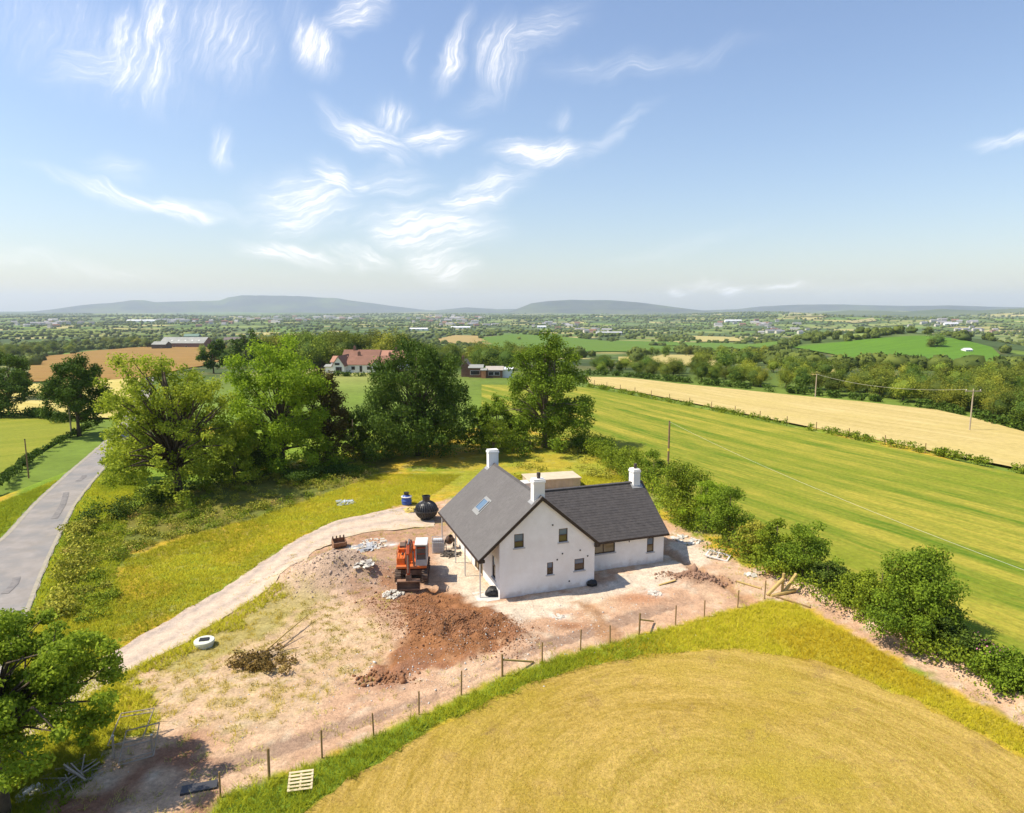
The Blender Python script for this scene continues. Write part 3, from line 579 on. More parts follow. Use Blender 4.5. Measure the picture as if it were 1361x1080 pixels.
_w = sstep(.85, 1., _q)[:, None]*.6; _cc = _cc*(1-_w)+np.array((.46, .37, .22))*_w
dwy.data.color_attributes.new('Col', 'FLOAT_COLOR', 'POINT').data.foreach_set('color', np.concatenate([_cc, np.ones((_n, 1))], 1).astype(np.float32).ravel())
# pale worn line along each side of the road
def ribbon(name, P, w, off, m, **k):
    P = smooth(P, 2, False); V = []; 
    for i in range(len(P)):
        d = P[min(i+1, len(P)-1)]-P[max(i-1, 0)]; d = d/np.linalg.norm(d); nrm = np.array([-d[1], d[0]])*w/2
        for s in (1, -1):
            q = P[i]+nrm*s; V.append((q[0], q[1], 0))
    V = np.array(V); ins = (V[:, 0] > gx[0]+4) & (V[:, 0] < gx[-1]-4) & (V[:, 1] < gy[-1]-4) & (V[:, 1] > gy[0]+4)
    V[:, 2] = np.where(ins, np.maximum(GZ(V[:, 0], V[:, 1]), H(V[:, 0], V[:, 1])), H(V[:, 0], V[:, 1]))+off
    n = len(P); F = np.array([(2*i, 2*i+1, 2*i+3, 2*i+2) for i in range(n-1)])
    o = fast(name, V, F, m); return tag(o, **k)
cgrit = mat('pale_grit', (.38, .33, .26), (.27, .25, .18), scale=2.5, rough=.95)
inL = RL+np.stack([np.gradient(RL[:, 1]), -np.gradient(RL[:, 0])], 1)/np.hypot(np.gradient(RL[:, 0]), np.gradient(RL[:, 1]))[:, None]*.25
inR = RR-np.stack([np.gradient(RR[:, 1]), -np.gradient(RR[:, 0])], 1)/np.hypot(np.gradient(RR[:, 0]), np.gradient(RR[:, 1]))[:, None]*.2
ribbon('road_edge', inL[6:-4], .35, .075, cgrit, kind='structure'); ribbon('road_edge', inR[14:-4], .28, .075, cgrit, kind='structure')
cpatch = mat('dark_repair_tar', (.15, .14, .135), (.23, .21, .195), scale=2, rough=.85)
for (a, b, L_) in (((72, 690), (88, 655), .55), ((103, 640), (112, 632), .5), ((6, 790), (22, 768), .5)):
    p, q = at(*a)[:2], at(*b)[:2]; ribbon('tar_patch', np.array([p, (p+q)/2+.15, q]), L_, .085, cpatch, kind='structure')

# ------------------------------------------------------------------ the new house
RENDER = mat('white_render', (.86, .835, .80), (.79, .765, .73), scale=1.1, rough=.9, bump=.004, bscale=60, c3=(.76, .72, .67), s3=.35)
DARKBOARD = mat('dark_brown_board', (.035, .024, .018), (.05, .035, .028), scale=4, rough=.5)
FRAME = mat('brown_frame', (.07, .042, .026), (.10, .06, .035), scale=5, rough=.45)
GREYF = mat('grey_aluminium', (.32, .32, .32), rough=.4, metal=.4)
SILL = mat('grey_sill', (.42, .40, .38), (.5, .48, .45), scale=8, rough=.8)
LEAD = mat('lead_flashing', (.22, .22, .22), (.29, .29, .29), scale=3, rough=.55)
SLATE_SUN = mat('slate_sun_tone', (.118, .109, .102), (.144, .133, .125), scale=2.6, rough=.62, c3=(.12, .11, .104), s3=.5, spec=.25)  # left slope: same slate as the rest, sunlight put into its lighter colour
SLATE_SHADE = mat('slate_shade_tone', (.056, .049, .045), (.082, .072, .066), scale=2.6, rough=.62, spec=.4)  # same slate again, colour darkened for the slopes turned from the sun
SLAB = mat('underlay', (.07, .07, .07), rough=.9)
GALV = mat('galvanised_steel', (.55, .55, .54), (.66, .66, .65), scale=6, rough=.5, metal=.5)
_N, _L = RENDER.node_tree.nodes, RENDER.node_tree.links; _bs = _N['Principled BSDF']; _src = _bs.inputs['Base Color'].links[0].from_socket
_tc = _N.new('ShaderNodeTexCoord'); _sx = _N.new('ShaderNodeSeparateXYZ'); _L.new(_tc.outputs['Object'], _sx.inputs[0]); _ns = _N.new('ShaderNodeTexNoise'); _ns.inputs['Scale'].default_value = 2.2; _ns.inputs['Detail'].default_value = 7; _L.new(_tc.outputs['Object'], _ns.inputs['Vector'])
_ma = _N.new('ShaderNodeMath'); _ma.operation = 'MULTIPLY_ADD'; _L.new(_ns.outputs[0], _ma.inputs[0]); _ma.inputs[1].default_value = -1.5; _L.new(_sx.outputs[2], _ma.inputs[2]); _mr = _N.new('ShaderNodeMapRange'); _L.new(_ma.outputs[0], _mr.inputs[0]); _mr.inputs[1].default_value = -.75; _mr.inputs[2].default_value = -.25; _mr.inputs[3].default_value = .5; _mr.inputs[4].default_value = 0
_mx = _N.new('ShaderNodeMixRGB'); _L.new(_mr.outputs[0], _mx.inputs[0]); _L.new(_src, _mx.inputs[1]); _mx.inputs[2].default_value = (.52, .43, .34, 1); _L.new(_mx.outputs[0], _bs.inputs['Base Color'])
def glass(name, c, r=.08):
    m = mat(name, c, rough=r, spec=.8); return m
GLASS = glass('dark_window_glass', (.035, .035, .03)); GLASSO = glass('amber_window_glass', (.12, .09, .045)); GLASSB = glass('blue_sky_glass', (.10, .16, .23), .05)
L_, SA, HA, K, WW, Q0, MM, HR_, HEA, AH, SL = 11.58, 3.116, 7.096, .864, 7.296, 2.25, 7.24, 5.39, 2.486, 3.98, .195
house = empty('house', (HX, HY, float(GZ(HX+3, HY+4))-.02), TH, label='new white rendered house with grey slate roof in the middle of the building site', cat='house')
HZ0 = house.location.z
def lray(px, py):
    d = px_dir(px, py); o = np.array([0-HX, 0-HY]); 
    return np.array([o@hu, o@hv, CAMZ-HZ0]), np.array([np.array(d[:2])@hu, np.array(d[:2])@hv, d[2]])
def on_t(px, py, t0): o, d = lray(px, py); k = (t0-o[1])/d[1]; p = o+d*k; return (p[0], p[2])
def on_s(px, py, s0): o, d = lray(px, py); k = (s0-o[0])/d[0]; p = o+d*k; return (p[1], p[2])
def zr(s): return HA-K*abs(s-SA)
def wallface(mb, outline, holes, to3, depth):
    """one skin of wall with openings and their reveals; to3(u,z,inset)"""
    loops = [[Vector((u, z, 0)) for u, z in outline]]+[[Vector((a, b, 0)), Vector((a, d, 0)), Vector((c, d, 0)), Vector((c, b, 0))] for a, b, c, d in holes]
    flat_ = [v for l in loops for v in l]; tr = tessellate_polygon(loops)
    mb.add([to3(v.x, v.y, 0) for v in flat_], tr)
    for a, b, c, d in holes:
        q = [(a, b), (c, b), (c, d), (a, d)]
        mb.add([to3(u, z, 0) for u, z in q]+[to3(u, z, depth) for u, z in q], [(i, (i+1) % 4, 4+(i+1) % 4, 4+i) for i in range(4)])
def rectpx(f, a, b, c, d, pl):
    (u0, z0), (u1, z1) = f(a, d, pl), f(c, b, pl); return [min(u0, u1), min(z0, z1), max(u0, u1), max(z0, z1)]
gw = [rectpx(on_t, 683.4, 708.6, 696.3, 728.6, 0), rectpx(on_t, 742.6, 701.4, 754.7, 720.9, 0), rectpx(on_t, 727, 746.6, 735.4, 764, 0), rectpx(on_t, 763.4, 741.2, 776.8, 758.7, 0)]
sw_ = [[.95, 1.0, 1.75, 2.65], [4.0, .05, 6.2, 2.3], [8.2, 1.0, 9.1, 2.2], [9.8, 1.0, 10.7, 2.2]]
aw = [rectpx(on_t, 792, 720.5, 817.6, 736.5, Q0), rectpx(on_t, 859.6, 714, 869.3, 734, Q0)]
aw[0][0] = WW+.05
wb = MB(); DEP = .14
wallface(wb, [(0, 0), (WW, 0), (WW, zr(WW)-.13), (SA, HA-.15), (0, zr(0)-.13)], gw, lambda u, z, i: (u, i, z), DEP)
wallface(wb, [(0, 0), (L_-.1, 0), (L_-.1, zr(0)-.13), (0, zr(0)-.13)], sw_, lambda u, z, i: (i, u, z), DEP)
wallface(wb, [(WW, 0), (WW+MM, 0), (WW+MM, HEA-.02), (WW, HEA-.02)], aw, lambda u, z, i: (u, Q0+i, z), DEP)
wb.add([(0, L_-.1, 0), (WW, L_-.1, 0), (WW, L_-.1, zr(WW)-.13), (SA, L_-.1, HA-.15), (0, L_-.1, zr(0)-.13)], [(0, 1, 2, 3, 4)])
wb.add([(WW, 0, 0), (WW, L_-.1, 0), (WW, L_-.1, zr(WW)-.13), (WW, 0, zr(WW)-.13)], [(0, 1, 2, 3)])
AE = WW+MM; wb.add([(AE, Q0, 0), (AE, Q0+2*AH-.3, 0), (AE, Q0+2*AH-.3, HEA), (AE, Q0+AH-.15, HR_-.15), (AE, Q0, HEA-.02)], [(0, 1, 2, 3, 4)])
wb.add([(WW, Q0+2*AH-.3, 0), (AE, Q0+2*AH-.3, 0), (AE, Q0+2*AH-.3, HEA), (WW, Q0+2*AH-.3, HEA)], [(0, 1, 2, 3)])
wall = wb.build('wall', RENDER, house)
def window(kind, r, pl, bars=(), top=None, pane=GLASS, fm=FRAME, sill=True):
    """kind 't': in a front wall at t=pl; kind 's': in the side wall"""
    def P(u, i, z): return (u, pl+i, z) if kind == 't' else (pl+i, u, z)
    def bx(m, u0, z0, u1, z1, i0, i1): m.box([min(a, b) for a, b in zip(P(u0, i0, z0), P(u1, i1, z1))], [max(a, b) for a, b in zip(P(u0, i0, z0), P(u1, i1, z1))])
    a, b, c, d = r; w = .06; m = MB()
    bx(m, a, b, a+w, d, .06, .125); bx(m, c-w, b, c, d, .06, .125); bx(m, a+w, b, c-w, b+w, .06, .125); bx(m, a+w, d-w, c-w, d, .06, .125)
    for f in bars: u = a+(c-a)*f; bx(m, u-.035, b+w, u+.035, d-w, .064, .12)
    if top: z = b+(d-b)*top; bx(m, a+w, z-.04, c-w, z+.04, .055, .118)
    o = m.build('window', fm, house)
    g = MB(); bx(g, a+w*.6, b+w*.6, c-w*.6, (b+(d-b)*top) if top else d-w*.6, .095, .11); g.build('pane', pane, o)
    if top: g = MB(); bx(g, a+w*.6, b+(d-b)*top, c-w*.6, d-w*.6, .085, .10); g.build('pane', GLASSB, o)
    if sill: s_ = MB(); bx(s_, a-.09, b-.09, c+.09, b-.005, -.06, .125); s_.build('sill', SILL, o)
    return o
window('t', gw[0], 0, top=.42, pane=GLASSO); window('t', gw[1], 0, top=.5, pane=GLASSO); window('t', gw[2], 0, top=.5); window('t', gw[3], 0, top=.52)
window('t', aw[0], Q0, bars=(.33, .66), pane=GLASSO); window('t', aw[1], Q0, top=.5, pane=GLASSO)
window('s', sw_[0], 0, top=.55); window('s', sw_[2], 0, top=.5); window('s', sw_[3], 0, top=.5)
dr = window('s', sw_[1], 0, bars=(.33, .66), pane=GLASSO, sill=False); dr.name = 'patio_door'
# roofs: underlay slab, then courses of slates joined in one part (each slate is only 3-4 pixels wide)
def slope(mb, sl_mb, O, U, D, lenU, lenD, clip=None, sw=.3, gauge=.25):
    """O eave corner, U along the eave, D up the slope"""
    O, U, D = Vector(O), Vector(U).normalized(), Vector(D).normalized(); Nn = U.cross(D).normalized()
    if Nn.z < 0: Nn = -Nn
    mb.add([O, O+U*lenU, O+U*lenU+D*lenD, O+D*lenD]+[p-Nn*.1 for p in (O, O+U*lenU, O+U*lenU+D*lenD, O+D*lenD)], [(0, 1, 2, 3), (4, 5, 6, 7), (0, 1, 5, 4), (1, 2, 6, 5), (2, 3, 7, 6), (3, 0, 4, 7)])
    rnd = random.Random(4); rows = int(lenD/gauge)
    for i in range(rows):
        d0 = i*gauge-.03; d1 = d0+gauge+.05; off = (i % 2)*sw/2
        for j in range(-1, int(lenU/sw)+1):
            u0 = max(0, j*sw+off+.004); u1 = min(lenU, (j+1)*sw+off-.004)
            if u1-u0 < .04: continue
            if clip and not clip(O+U*(u0+u1)/2+D*d0): continue
            h0 = .024+rnd.uniform(-.004, .006); h1 = .012
            a, b, c, d = O+U*u0+D*d0+Nn*h0, O+U*u1+D*d0+Nn*h0, O+U*u1+D*d1+Nn*h1, O+U*u0+D*d1+Nn*h1
            e, f = O+U*u0+D*d0+Nn*.004, O+U*u1+D*d0+Nn*.004
            sl_mb.add([a, b, c, d, e, f], [(0, 1, 2, 3), (0, 4, 5, 1)])
half = 4.45
def main_slope(sgn, hl):
    rb, sb = MB(), MB(); ce = math.hypot(1, K)
    O = (SA+sgn*hl, -.16, HA-K*hl); D = (-sgn, 0, K); slope(rb, sb, O, (0, 1, 0), D, L_+.2, hl*ce)
    r = rb.build('roof', SLAB, house); sb.build('slates', SLATE_SUN if sgn < 0 else SLATE_SHADE, r, kind='stuff')
main_slope(-1, half+SL); main_slope(1, half)
rb, sb = MB(), MB(); ka = (HR_-HEA)/(AH+.35-.35+.0); UA = WW+MM+.22-(SA)
def clipA(p): return p.z > HA-K*(p.x-SA)-.02 or p.x > SA+half
slope(rb, sb, (SA+1.9, Q0-.36, HEA-.36*0), (1, 0, 0), (0, AH, HR_-HEA), UA-1.9, math.hypot(AH+.36, (HR_-HEA)*(AH+.36)/AH), clip=clipA)
# the slab itself must stay out of sight inside the main roof: it lies below that slope there
r = rb.build('roof', SLAB, house); sb.build('slates', SLATE_SHADE, r, kind='stuff')
HRT = HEA+(HR_-HEA)*(AH+.36)/AH
rb, sb = MB(), MB(); slope(rb, sb, (SA+1.9, Q0+2*AH+.1, HEA), (1, 0, 0), (0, -AH, HR_-HEA), UA-1.9, math.hypot(AH+.1, (HR_-HEA)*(AH+.1)/AH), clip=clipA)
r = rb.build('roof', SLAB, house); sb.build('slates', SLATE_SHADE, r, kind='stuff')
# ridges
m = MB()
for i in range(26): y0 = -.16+i*.452; m.prism([(SA-.16, HA-.09), (SA, HA+.05+.006*(i % 2)), (SA+.16, HA-.09)], 'y', y0, y0+.446)
m.build('ridge_tiles', SLATE_SHADE, house, kind='stuff')
m = MB()
for i in range(16): x0 = SA+2.2+i*.6; m.box((x0, Q0+AH-.17, HRT-.09), (min(x0+.59, AE+.22), Q0+AH+.17, HRT+.035+.006*(i % 2)))
m.build('ridge_tiles', SLATE_SHADE, house, kind='stuff')
# bargeboards, soffit, gutters
for sgn, hl in ((-1, half+SL), (1, half)):
    m = MB(); a = [(SA, HA+.02), (SA+sgn*hl, HA-K*hl+.02), (SA+sgn*hl, HA-K*hl-.24), (SA, HA-.27)]
    m.prism(a, 'y', -.2, -.163); m.prism([(SA, HA-.12), (SA+sgn*hl, HA-K*hl-.12), (SA+sgn*hl, HA-K*hl-.2), (SA, HA-.2)], 'y', -.163, -.004)
    m.build('bargeboard', DARKBOARD, house)
m = MB(); x = SA-half-SL; m.box((x-.10, -.2, HA-K*(half+SL)-.14), (x+.02, L_+.05, HA-K*(half+SL)-.01)); m.build('gutter', DARKBOARD, house)
m = MB(); m.box((WW+.3, Q0-.47, HEA-.15), (AE+.22, Q0-.36, HEA-.02)); m.box((WW+.3, Q0-.36, HEA-.17), (AE+.2, Q0-.003, HEA-.13)); m.build('gutter', DARKBOARD, house)
m = MB(); m.box((SA+half-.02, -.2, HA-K*half-.16), (SA+half+.1, Q0+.3, HA-K*half-.02)); m.build('gutter', DARKBOARD, house)
m = MB(); m.prism([(Q0-.38, HEA-.0), (Q0+AH, HRT+.02), (Q0+AH, HRT-.2), (Q0-.38, HEA-.2)], 'x', AE+.2, AE+.24); m.prism([(Q0+2*AH+.1, HEA), (Q0+AH, HRT+.02), (Q0+AH, HRT-.2), (Q0+2*AH+.1, HEA-.2)], 'x', AE+.2, AE+.24); m.build('bargeboard', DARKBOARD, house)
# boxed end of the eave at the right foot of the gable, where the bargeboard meets the annexe roof
m = MB(); m.box((SA+half-.32, -.19, HA-K*half-.3), (SA+half+.08, -.01, HA-K*half-.02)); m.build('eave_box', DARKBOARD, house); m = MB(); m.box((SA-half-SL, -.19, HA-K*(half+SL)-.25), (SA-half-SL+.42, -.01, HA-K*(half+SL)-.05)); m.build('eave_box', DARKBOARD, house)
def chimney(c, base, top, w, d, pot, pm):
    m = MB(); x, y = c
    m.box((x-w/2, y-d/2, base), (x+w/2, y+d/2, top-.28)); o = m.build('chimney', RENDER, house, bevel=.01)
    m = MB(); m.box((x-w/2-.05, y-d/2-.05, top-.28), (x+w/2+.05, y+d/2+.05, top-.12)); m.box((x-w/2-.0, y-d/2, top-.12), (x+w/2, y+d/2, top)); m.build('cap', RENDER, o, bevel=.015)
    if pot: m = MB(); m.lathe([(.13, top-.01), (.12, top+.2), (.14, top+.2), (.14, top+pot), (.09, top+pot)], 12, (x+.05, y, 0)); m.build('pot', pm, o)
    return o
POT = mat('dark_clay_pot', (.06, .045, .04), (.09, .07, .06), scale=8)
c1 = chimney((SA-.05, L_-.5), HA-.7, HA+1.15, .86, .62, 0, POT); c2 = chimney((SA-.1, .5), HA-.7, HA+1.18, .84, .62, .42, POT); c3 = chimney((AE-.5, Q0+AH), HRT-.6, HRT+1.15, .62, .8, .4, POT)
for (x, y, c) in ((SA-.1, .5, c2), (SA-.05, L_-.5, c1)):
    m = MB()
    for s in (-1, 1): m.add([(x+s*.15, y-.42, zr(x+s*.15)+.055), (x+s*.62, y-.42, zr(x+s*.62)+.055), (x+s*.62, y+.42, zr(x+s*.62)+.055), (x+s*.15, y+.42, zr(x+s*.15)+.055)], [(0, 1, 2, 3)])
    m.build('flashing', LEAD, c)
m = MB(); m.add([(AE-1.0, Q0+AH-.6, HRT-.6*ka+.06), (AE-.0, Q0+AH-.6, HRT-.6*ka+.06), (AE, Q0+AH-.1, HRT-.1*ka+.06), (AE-1., Q0+AH-.1, HRT-.1*ka+.06)], [(0, 1, 2, 3)]); m.build('flashing', LEAD, c3)
# rooflight on the near slope
o_, d_ = lray(641.5, 671.3); nn = np.array([-K, 0, 1]); k_ = (nn@np.array([SA, 0, HA])-nn@o_)/(nn@d_); pc = o_+d_*k_
Mx = Matrix.Translation(Vector(pc)) @ Matrix(((1/math.hypot(1, K), 0, -K/math.hypot(1, K), 0), (0, 1, 0, 0), (K/math.hypot(1, K), 0, 1/math.hypot(1, K), 0), (0, 0, 0, 1)))
hwid, hlen = .58, .56
m = MB()
for a, b in (((-hlen, -hwid, .03), (-hlen+.09, hwid, .13)), ((hlen-.09, -hwid, .03), (hlen, hwid, .13)), ((-hlen+.09, -hwid, .03), (hlen-.09, -hwid+.09, .128)), ((-hlen+.09, hwid-.09, .03), (hlen-.09, hwid, .128))): m.box(a, b, Mx)
rl = m.build('rooflight', LEAD, house); m = MB(); m.box((-hlen+.08, -hwid+.08, .06), (hlen-.08, hwid-.08, .10), Mx); m.build('pane', GLASSB, rl)
m = MB(); m.box((-hlen-.3, -hwid-.14, .036), (hlen+.16, hwid+.14, .05), Mx); m.build('flashing', mat('pale_flashing', (.25, .25, .24), rough=.6), rl)
# verandah posts and their pads
for (px, py) in ((644, 793.7), (620, 766.5), (607, 749.0), (589.5, 724)):
    o_, d_ = lray(px, py); k_ = (SA-half-SL+.22-o_[0])/d_[0]; yy = (o_+d_*(-o_[2]/d_[2]))[1]; xx = SA-half-SL+.3
    m = MB(); m.bar((xx, yy, .02), (xx, yy, zr(xx)-.13), .05, n=10); m.box((xx-.2, yy-.2, -.05), (xx+.2, yy+.2, .03)); m.build('verandah_post', GALV, house, smooth_=False)
m = MB(); m.box((-1.55, -.15, -.1), (.0-.003, 1.6, .035)); m.box((-1.5, 2.0, -.1), (-.003, 5.2, .03)); m.build('doorstep', mat('pale_concrete', (.62, .59, .53), (.5, .47, .42), scale=2, rough=.9), house)
# vents and small fittings on the gable
for (a, b) in ((734.5, 697.5), (771, 731), (747.5, 735.5), (740.5, 743.5), (756.5, 772), (781, 738.5)):
    s_, z_ = on_t(a, b, 0); m = MB(); m.box((s_-.05, -.03, z_-.05), (s_+.05, -.003, z_+.05)); m.build('vent', mat('black_plastic', (.02, .02, .02), rough=.5), house)
o_, d_ = lray(809, 660); 
m = MB(); m.box((9.2, Q0+2.0, HEA+2.0*ka*1+.05), (9.55, Q0+2.25, HEA+2.25*ka+.1)); m.build('vent', MATS['black_plastic'], house)
s_, z_ = on_t(833, 714.5, Q0); m = MB(); m.bar((s_, Q0-.4, HEA-.05), (s_, Q0-.4, HEA-.3), .035, n=8); m.build('downpipe', MATS['black_plastic'], house)

# ------------------------------------------------------------------ excavator
ORANGE = mat('faded_orange_paint', (.74, .17, .022), (.62, .11, .016), scale=2.5, rough=.5, c3=(.44, .15, .055), s3=1.3, spec=.4)
DORANGE = mat('dusty_orange_red', (.42, .075, .02), (.34, .07, .03), scale=3, rough=.6)
STEEL = mat('muddy_steel', (.10, .065, .045), (.20, .13, .09), scale=3, rough=.8, bump=.01)
WHITEP = mat('off_white_paint', (.66, .64, .60), (.56, .54, .50), scale=2, rough=.5)
GREYP = mat('grey_cab_paint', (.42, .40, .38), (.5, .48, .45), scale=3, rough=.5)
BLACKP = MATS['black_plastic']
ep = on(549, 762); ex = empty('excavator', ep, math.radians(4), label='orange tracked excavator with white cab roof, facing the dug red soil', cat='excavator'); ex.scale = (.93, .93, .93)
for s in (-1, 1):
    prof = []
    for k in range(9): a = math.pi/2+math.pi*k/8; prof.append((-1.45+.40*math.cos(a), .42+.40*math.sin(a)))
    for k in range(9): a = -math.pi/2+math.pi*k/8; prof.append((1.45+.40*math.cos(a), .42+.40*math.sin(a)))
    m = MB(); m.prism(prof, 'x', s*1.05-.16, s*1.05+.16); tk = m.build('track', STEEL, ex)
    m = MB()
    for k in range(40):
        u = k/40*(5.8+2*math.pi*.42); 
        if u < 2.9: p = (-1.45+u, .84, 0)
        elif u < 2.9+math.pi*.42: a = math.pi/2-(u-2.9)/.42; p = (1.45+.42*math.cos(a), .42+.42*math.sin(a), a-math.pi/2)
        elif u < 5.8+math.pi*.42: p = (1.45-(u-2.9-math.pi*.42), .0, math.pi)
        else: a = -math.pi/2-(u-5.8-math.pi*.42)/.42; p = (-1.45+.42*math.cos(a), .42+.42*math.sin(a), a-math.pi/2)
        Mk = Matrix.Translation((s*1.05, p[0], p[1])) @ Matrix.Rotation(p[2], 4, 'X'); m.box((-.24, -.07, -.02), (.24, .07, .035), Mk)
    m.build('tread', mat('track_shoe', (.07, .05, .04), (.14, .09, .06), scale=5, rough=.8), tk)
    for yy in (-1.45, -.7, 0, .7, 1.45):
        m = MB(); m.bar((s*1.05+s*.165, yy, .42), (s*1.05+s*.2, yy, .42), .26 if abs(yy) > 1 else .13, n=12); m.build('roller', STEEL, tk)
m = MB(); m.box((-.85, -1.0, .35), (.85, 1.0, .75)); m.lathe([(.6, .75), (.6, .98)], 20); m.build('undercarriage', STEEL, ex)
m = MB(); m.box((-1.15, -2.25, .1), (1.15, -2.15, .62)); m.bar((-.5, -1.0, .45), (-.5, -2.15, .3), .14, .14); m.bar((.5, -1.0, .45), (.5, -2.15, .3), .14, .14)
m = MB(); m.box((-1.2, -1.35, .98), (1.2, 1.55, 1.2)); m.box((-1.2, -1.0, 1.2), (-.55, .3, 1.75)); m.box((-1.2, .32, 1.2), (1.2, 1.6, 2.05)); m.build('engine_housing', ORANGE, ex, bevel=.05)
m = MB(); m.prism([(-1.2, 1.62), (1.2, 1.62), (1.05, 2.05), (.5, 2.25), (-.5, 2.25), (-1.05, 2.05)], 'z', 1.0, 2.0); m.build('counterweight', DORANGE, ex, bevel=.04)
m = MB(); m.box((-1.1, .5, 2.05), (-.5, 1.4, 2.22)); m.bar((-.2, .9, 2.05), (-.2, .9, 2.6), .06, n=8); m.bar((-.8, .1, 1.75), (-.8, -.4, 1.78), .09, n=8); m.box((-.45, -.95, 1.2), (-.4, .25, 1.62)); m.build('exhaust', STEEL, ex)
m = MB()
for zz in (1.55, 1.95, 2.35): m.bar((-1.15, -.95, zz), (-1.15, .25, zz), .03, n=6)
for yy in (-.95, .25): m.bar((-1.15, yy, 1.7), (-1.15, yy, 2.35), .03, n=6)
m.build('handrail', ORANGE, ex)
cx0, cx1, cy0, cy1, cz0, cz1 = .32, 1.22, -1.3, .28, 1.2, 2.85
m = MB(); m.box((cx0, cy0, cz0), (cx1, cy1, cz0+.5))
for x in (cx0, cx1-.09):
    for y in (cy0, cy1-.09): m.box((x, y, cz0+.5), (x+.09, y+.09, cz1))
m.box((cx0+.01, cy1-.1, cz0+.5), (cx1-.01, cy1-.02, cz0+1.0)); cab = m.build('cab', GREYP, ex, bevel=.02)
m = MB(); m.box((cx0-.05, cy0-.1, cz1), (cx1+.05, cy1+.05, cz1+.13)); m.build('cab_roof', WHITEP, cab, bevel=.04)
m = MB(); m.box((cx0+.02, cy0+.03, cz0+.5), (cx1-.02, cy0+.05, cz1-.01)); m.box((cx0+.03, cy0+.1, cz0+.5), (cx0+.05, cy1-.1, cz1-.01)); m.box((cx1-.05, cy0+.1, cz0+.5), (cx1-.03, cy1-.1, cz1-.01)); m.box((cx0+.09, cy1-.07, cz0+1.0), (cx1-.09, cy1-.05, cz1-.01)); m.build('pane', glass('cab_glass', (.07, .085, .09)), cab)
m = MB(); m.box((cx0+.15, cy0-.02, cz0+.95), (cx1-.15, cy0+.025, cz0+1.0)); m.build('wiper_bar', DORANGE, cab); m = MB(); m.box((cx0+.1, cy0-.03, cz1-.22), (cx1-.1, cy0+.02, cz1-.14)); m.build('wiper_bar', DORANGE, cab)
def arm(pts, w, th_, name, m_):
    m = MB()
    P = [np.array(p, float) for p in pts]; up, dn = [], []
    for i, p in enumerate(P):
        d = P[min(i+1, len(P)-1)]-P[max(i-1, 0)]; d /= np.linalg.norm(d); n = np.array([-d[1], d[0]]); up.append(p+n*th_[i]/2); dn.append(p-n*th_[i]/2)
    for i in range(len(P)-1): m.prism([tuple(up[i]), tuple(up[i+1]), tuple(dn[i+1]), tuple(dn[i])], 'x', -.08-w/2, -.08+w/2)
    return m.build(name, m_, ex, bevel=.02)
boom = arm([(-.55, 1.45), (-1.3, 2.75), (-2.2, 3.3), (-3.3, 3.05)], .32, [.38, .52, .5, .26], 'boom', ORANGE)
stick = arm([(-3.05, 3.5), (-3.3, 3.0), (-3.15, 1.2)], .24, [.2, .4, .2], 'stick', DORANGE)
for a_, b_, r_ in (((-.36, -1.25, 1.15), (-.36, -2.0, 2.6), .07), ((.2, -1.25, 1.15), (.2, -2.0, 2.6), .07), ((-.08, -1.9, 3.6), (-.08, -3.0, 3.55), .07), ((-.08, -3.5, 2.9), (-.08, -3.45, 1.5), .06)):
    m = MB(); m.bar(a_, b_, r_, n=8); m.build('hydraulic_ram', mat('dull_steel', (.25, .22, .2), rough=.4, metal=.5), ex)
m = MB(); m.box((-.28, -3.3, .75), (.12, -3.0, 1.25)); lk = m.build('bucket_linkage', STEEL, ex)
for dx_ in (-.3, .13): m = MB(); m.tube([(dx_, -.8, 2.0), (dx_, -1.35, 3.0), (dx_, -2.2, 3.62), (dx_, -3.0, 3.5), (dx_+.02, -3.45, 3.1)], [.03]*5, 6); m.build('hydraulic_hose', BLACKP, ex, smooth_=True)
for y_ in (.55, .85, 1.15): m = MB(); m.box((-1.215, y_, 1.35), (-1.203, y_+.16, 1.85)); m.build('grille', BLACKP, ex)
pr = [(-3.35, .8), (-2.95, .82), (-2.7, .6), (-2.68, .3), (-2.9, .1), (-3.3, .06), (-3.3, .12), (-2.95, .16), (-2.78, .33), (-2.8, .55), (-3.0, .74), (-3.35, .73)]
m = MB(); m.prism(pr, 'x', -.95, .75)
for x in (-.97, .74): m.prism([(-3.35, .8), (-2.95, .82), (-2.7, .6), (-2.68, .3), (-2.9, .1), (-3.3, .06)], 'x', x, x+.03)
m.build('bucket', mat('rusty_brown_steel', (.30, .17, .10), (.20, .11, .07), scale=2, rough=.7), ex)

# spare bucket lying on the mound
def digging_bucket(name, p, rz, sc, **k):
    e = empty(name, p, rz, **k); m = MB()
    out = [(0, .75), (.35, .8), (.62, .55), (.62, .25), (.35, .02), (0, 0)]; inn = [(0, .06), (.33, .08), (.55, .27), (.55, .53), (.33, .73), (0, .69)]
    m.prism([(a*sc, b*sc) for a, b in out+inn], 'x', -.5*sc, .5*sc)
    for x in (-.5, .47): m.prism([(a*sc, b*sc) for a, b in out], 'x', x*sc, (x+.03)*sc)
    m.build('shell', MATS['rusty_brown_steel'], e)
    for i in range(4):
        m = MB(); x = (-.42+i*.28)*sc; m.prism([(0, .78*sc), (-.22*sc, .72*sc), (0, .68*sc)], 'x', x-.05*sc, x+.05*sc); m.build('tooth', STEEL, e)
    for x in (-.14, .1):
        m = MB(); m.prism([(.3*sc, .78*sc), (.55*sc, .62*sc), (.6*sc, .95*sc), (.45*sc, 1.0*sc)], 'x', x*sc, (x+.04)*sc); m.build('lug', STEEL, e)
    return e
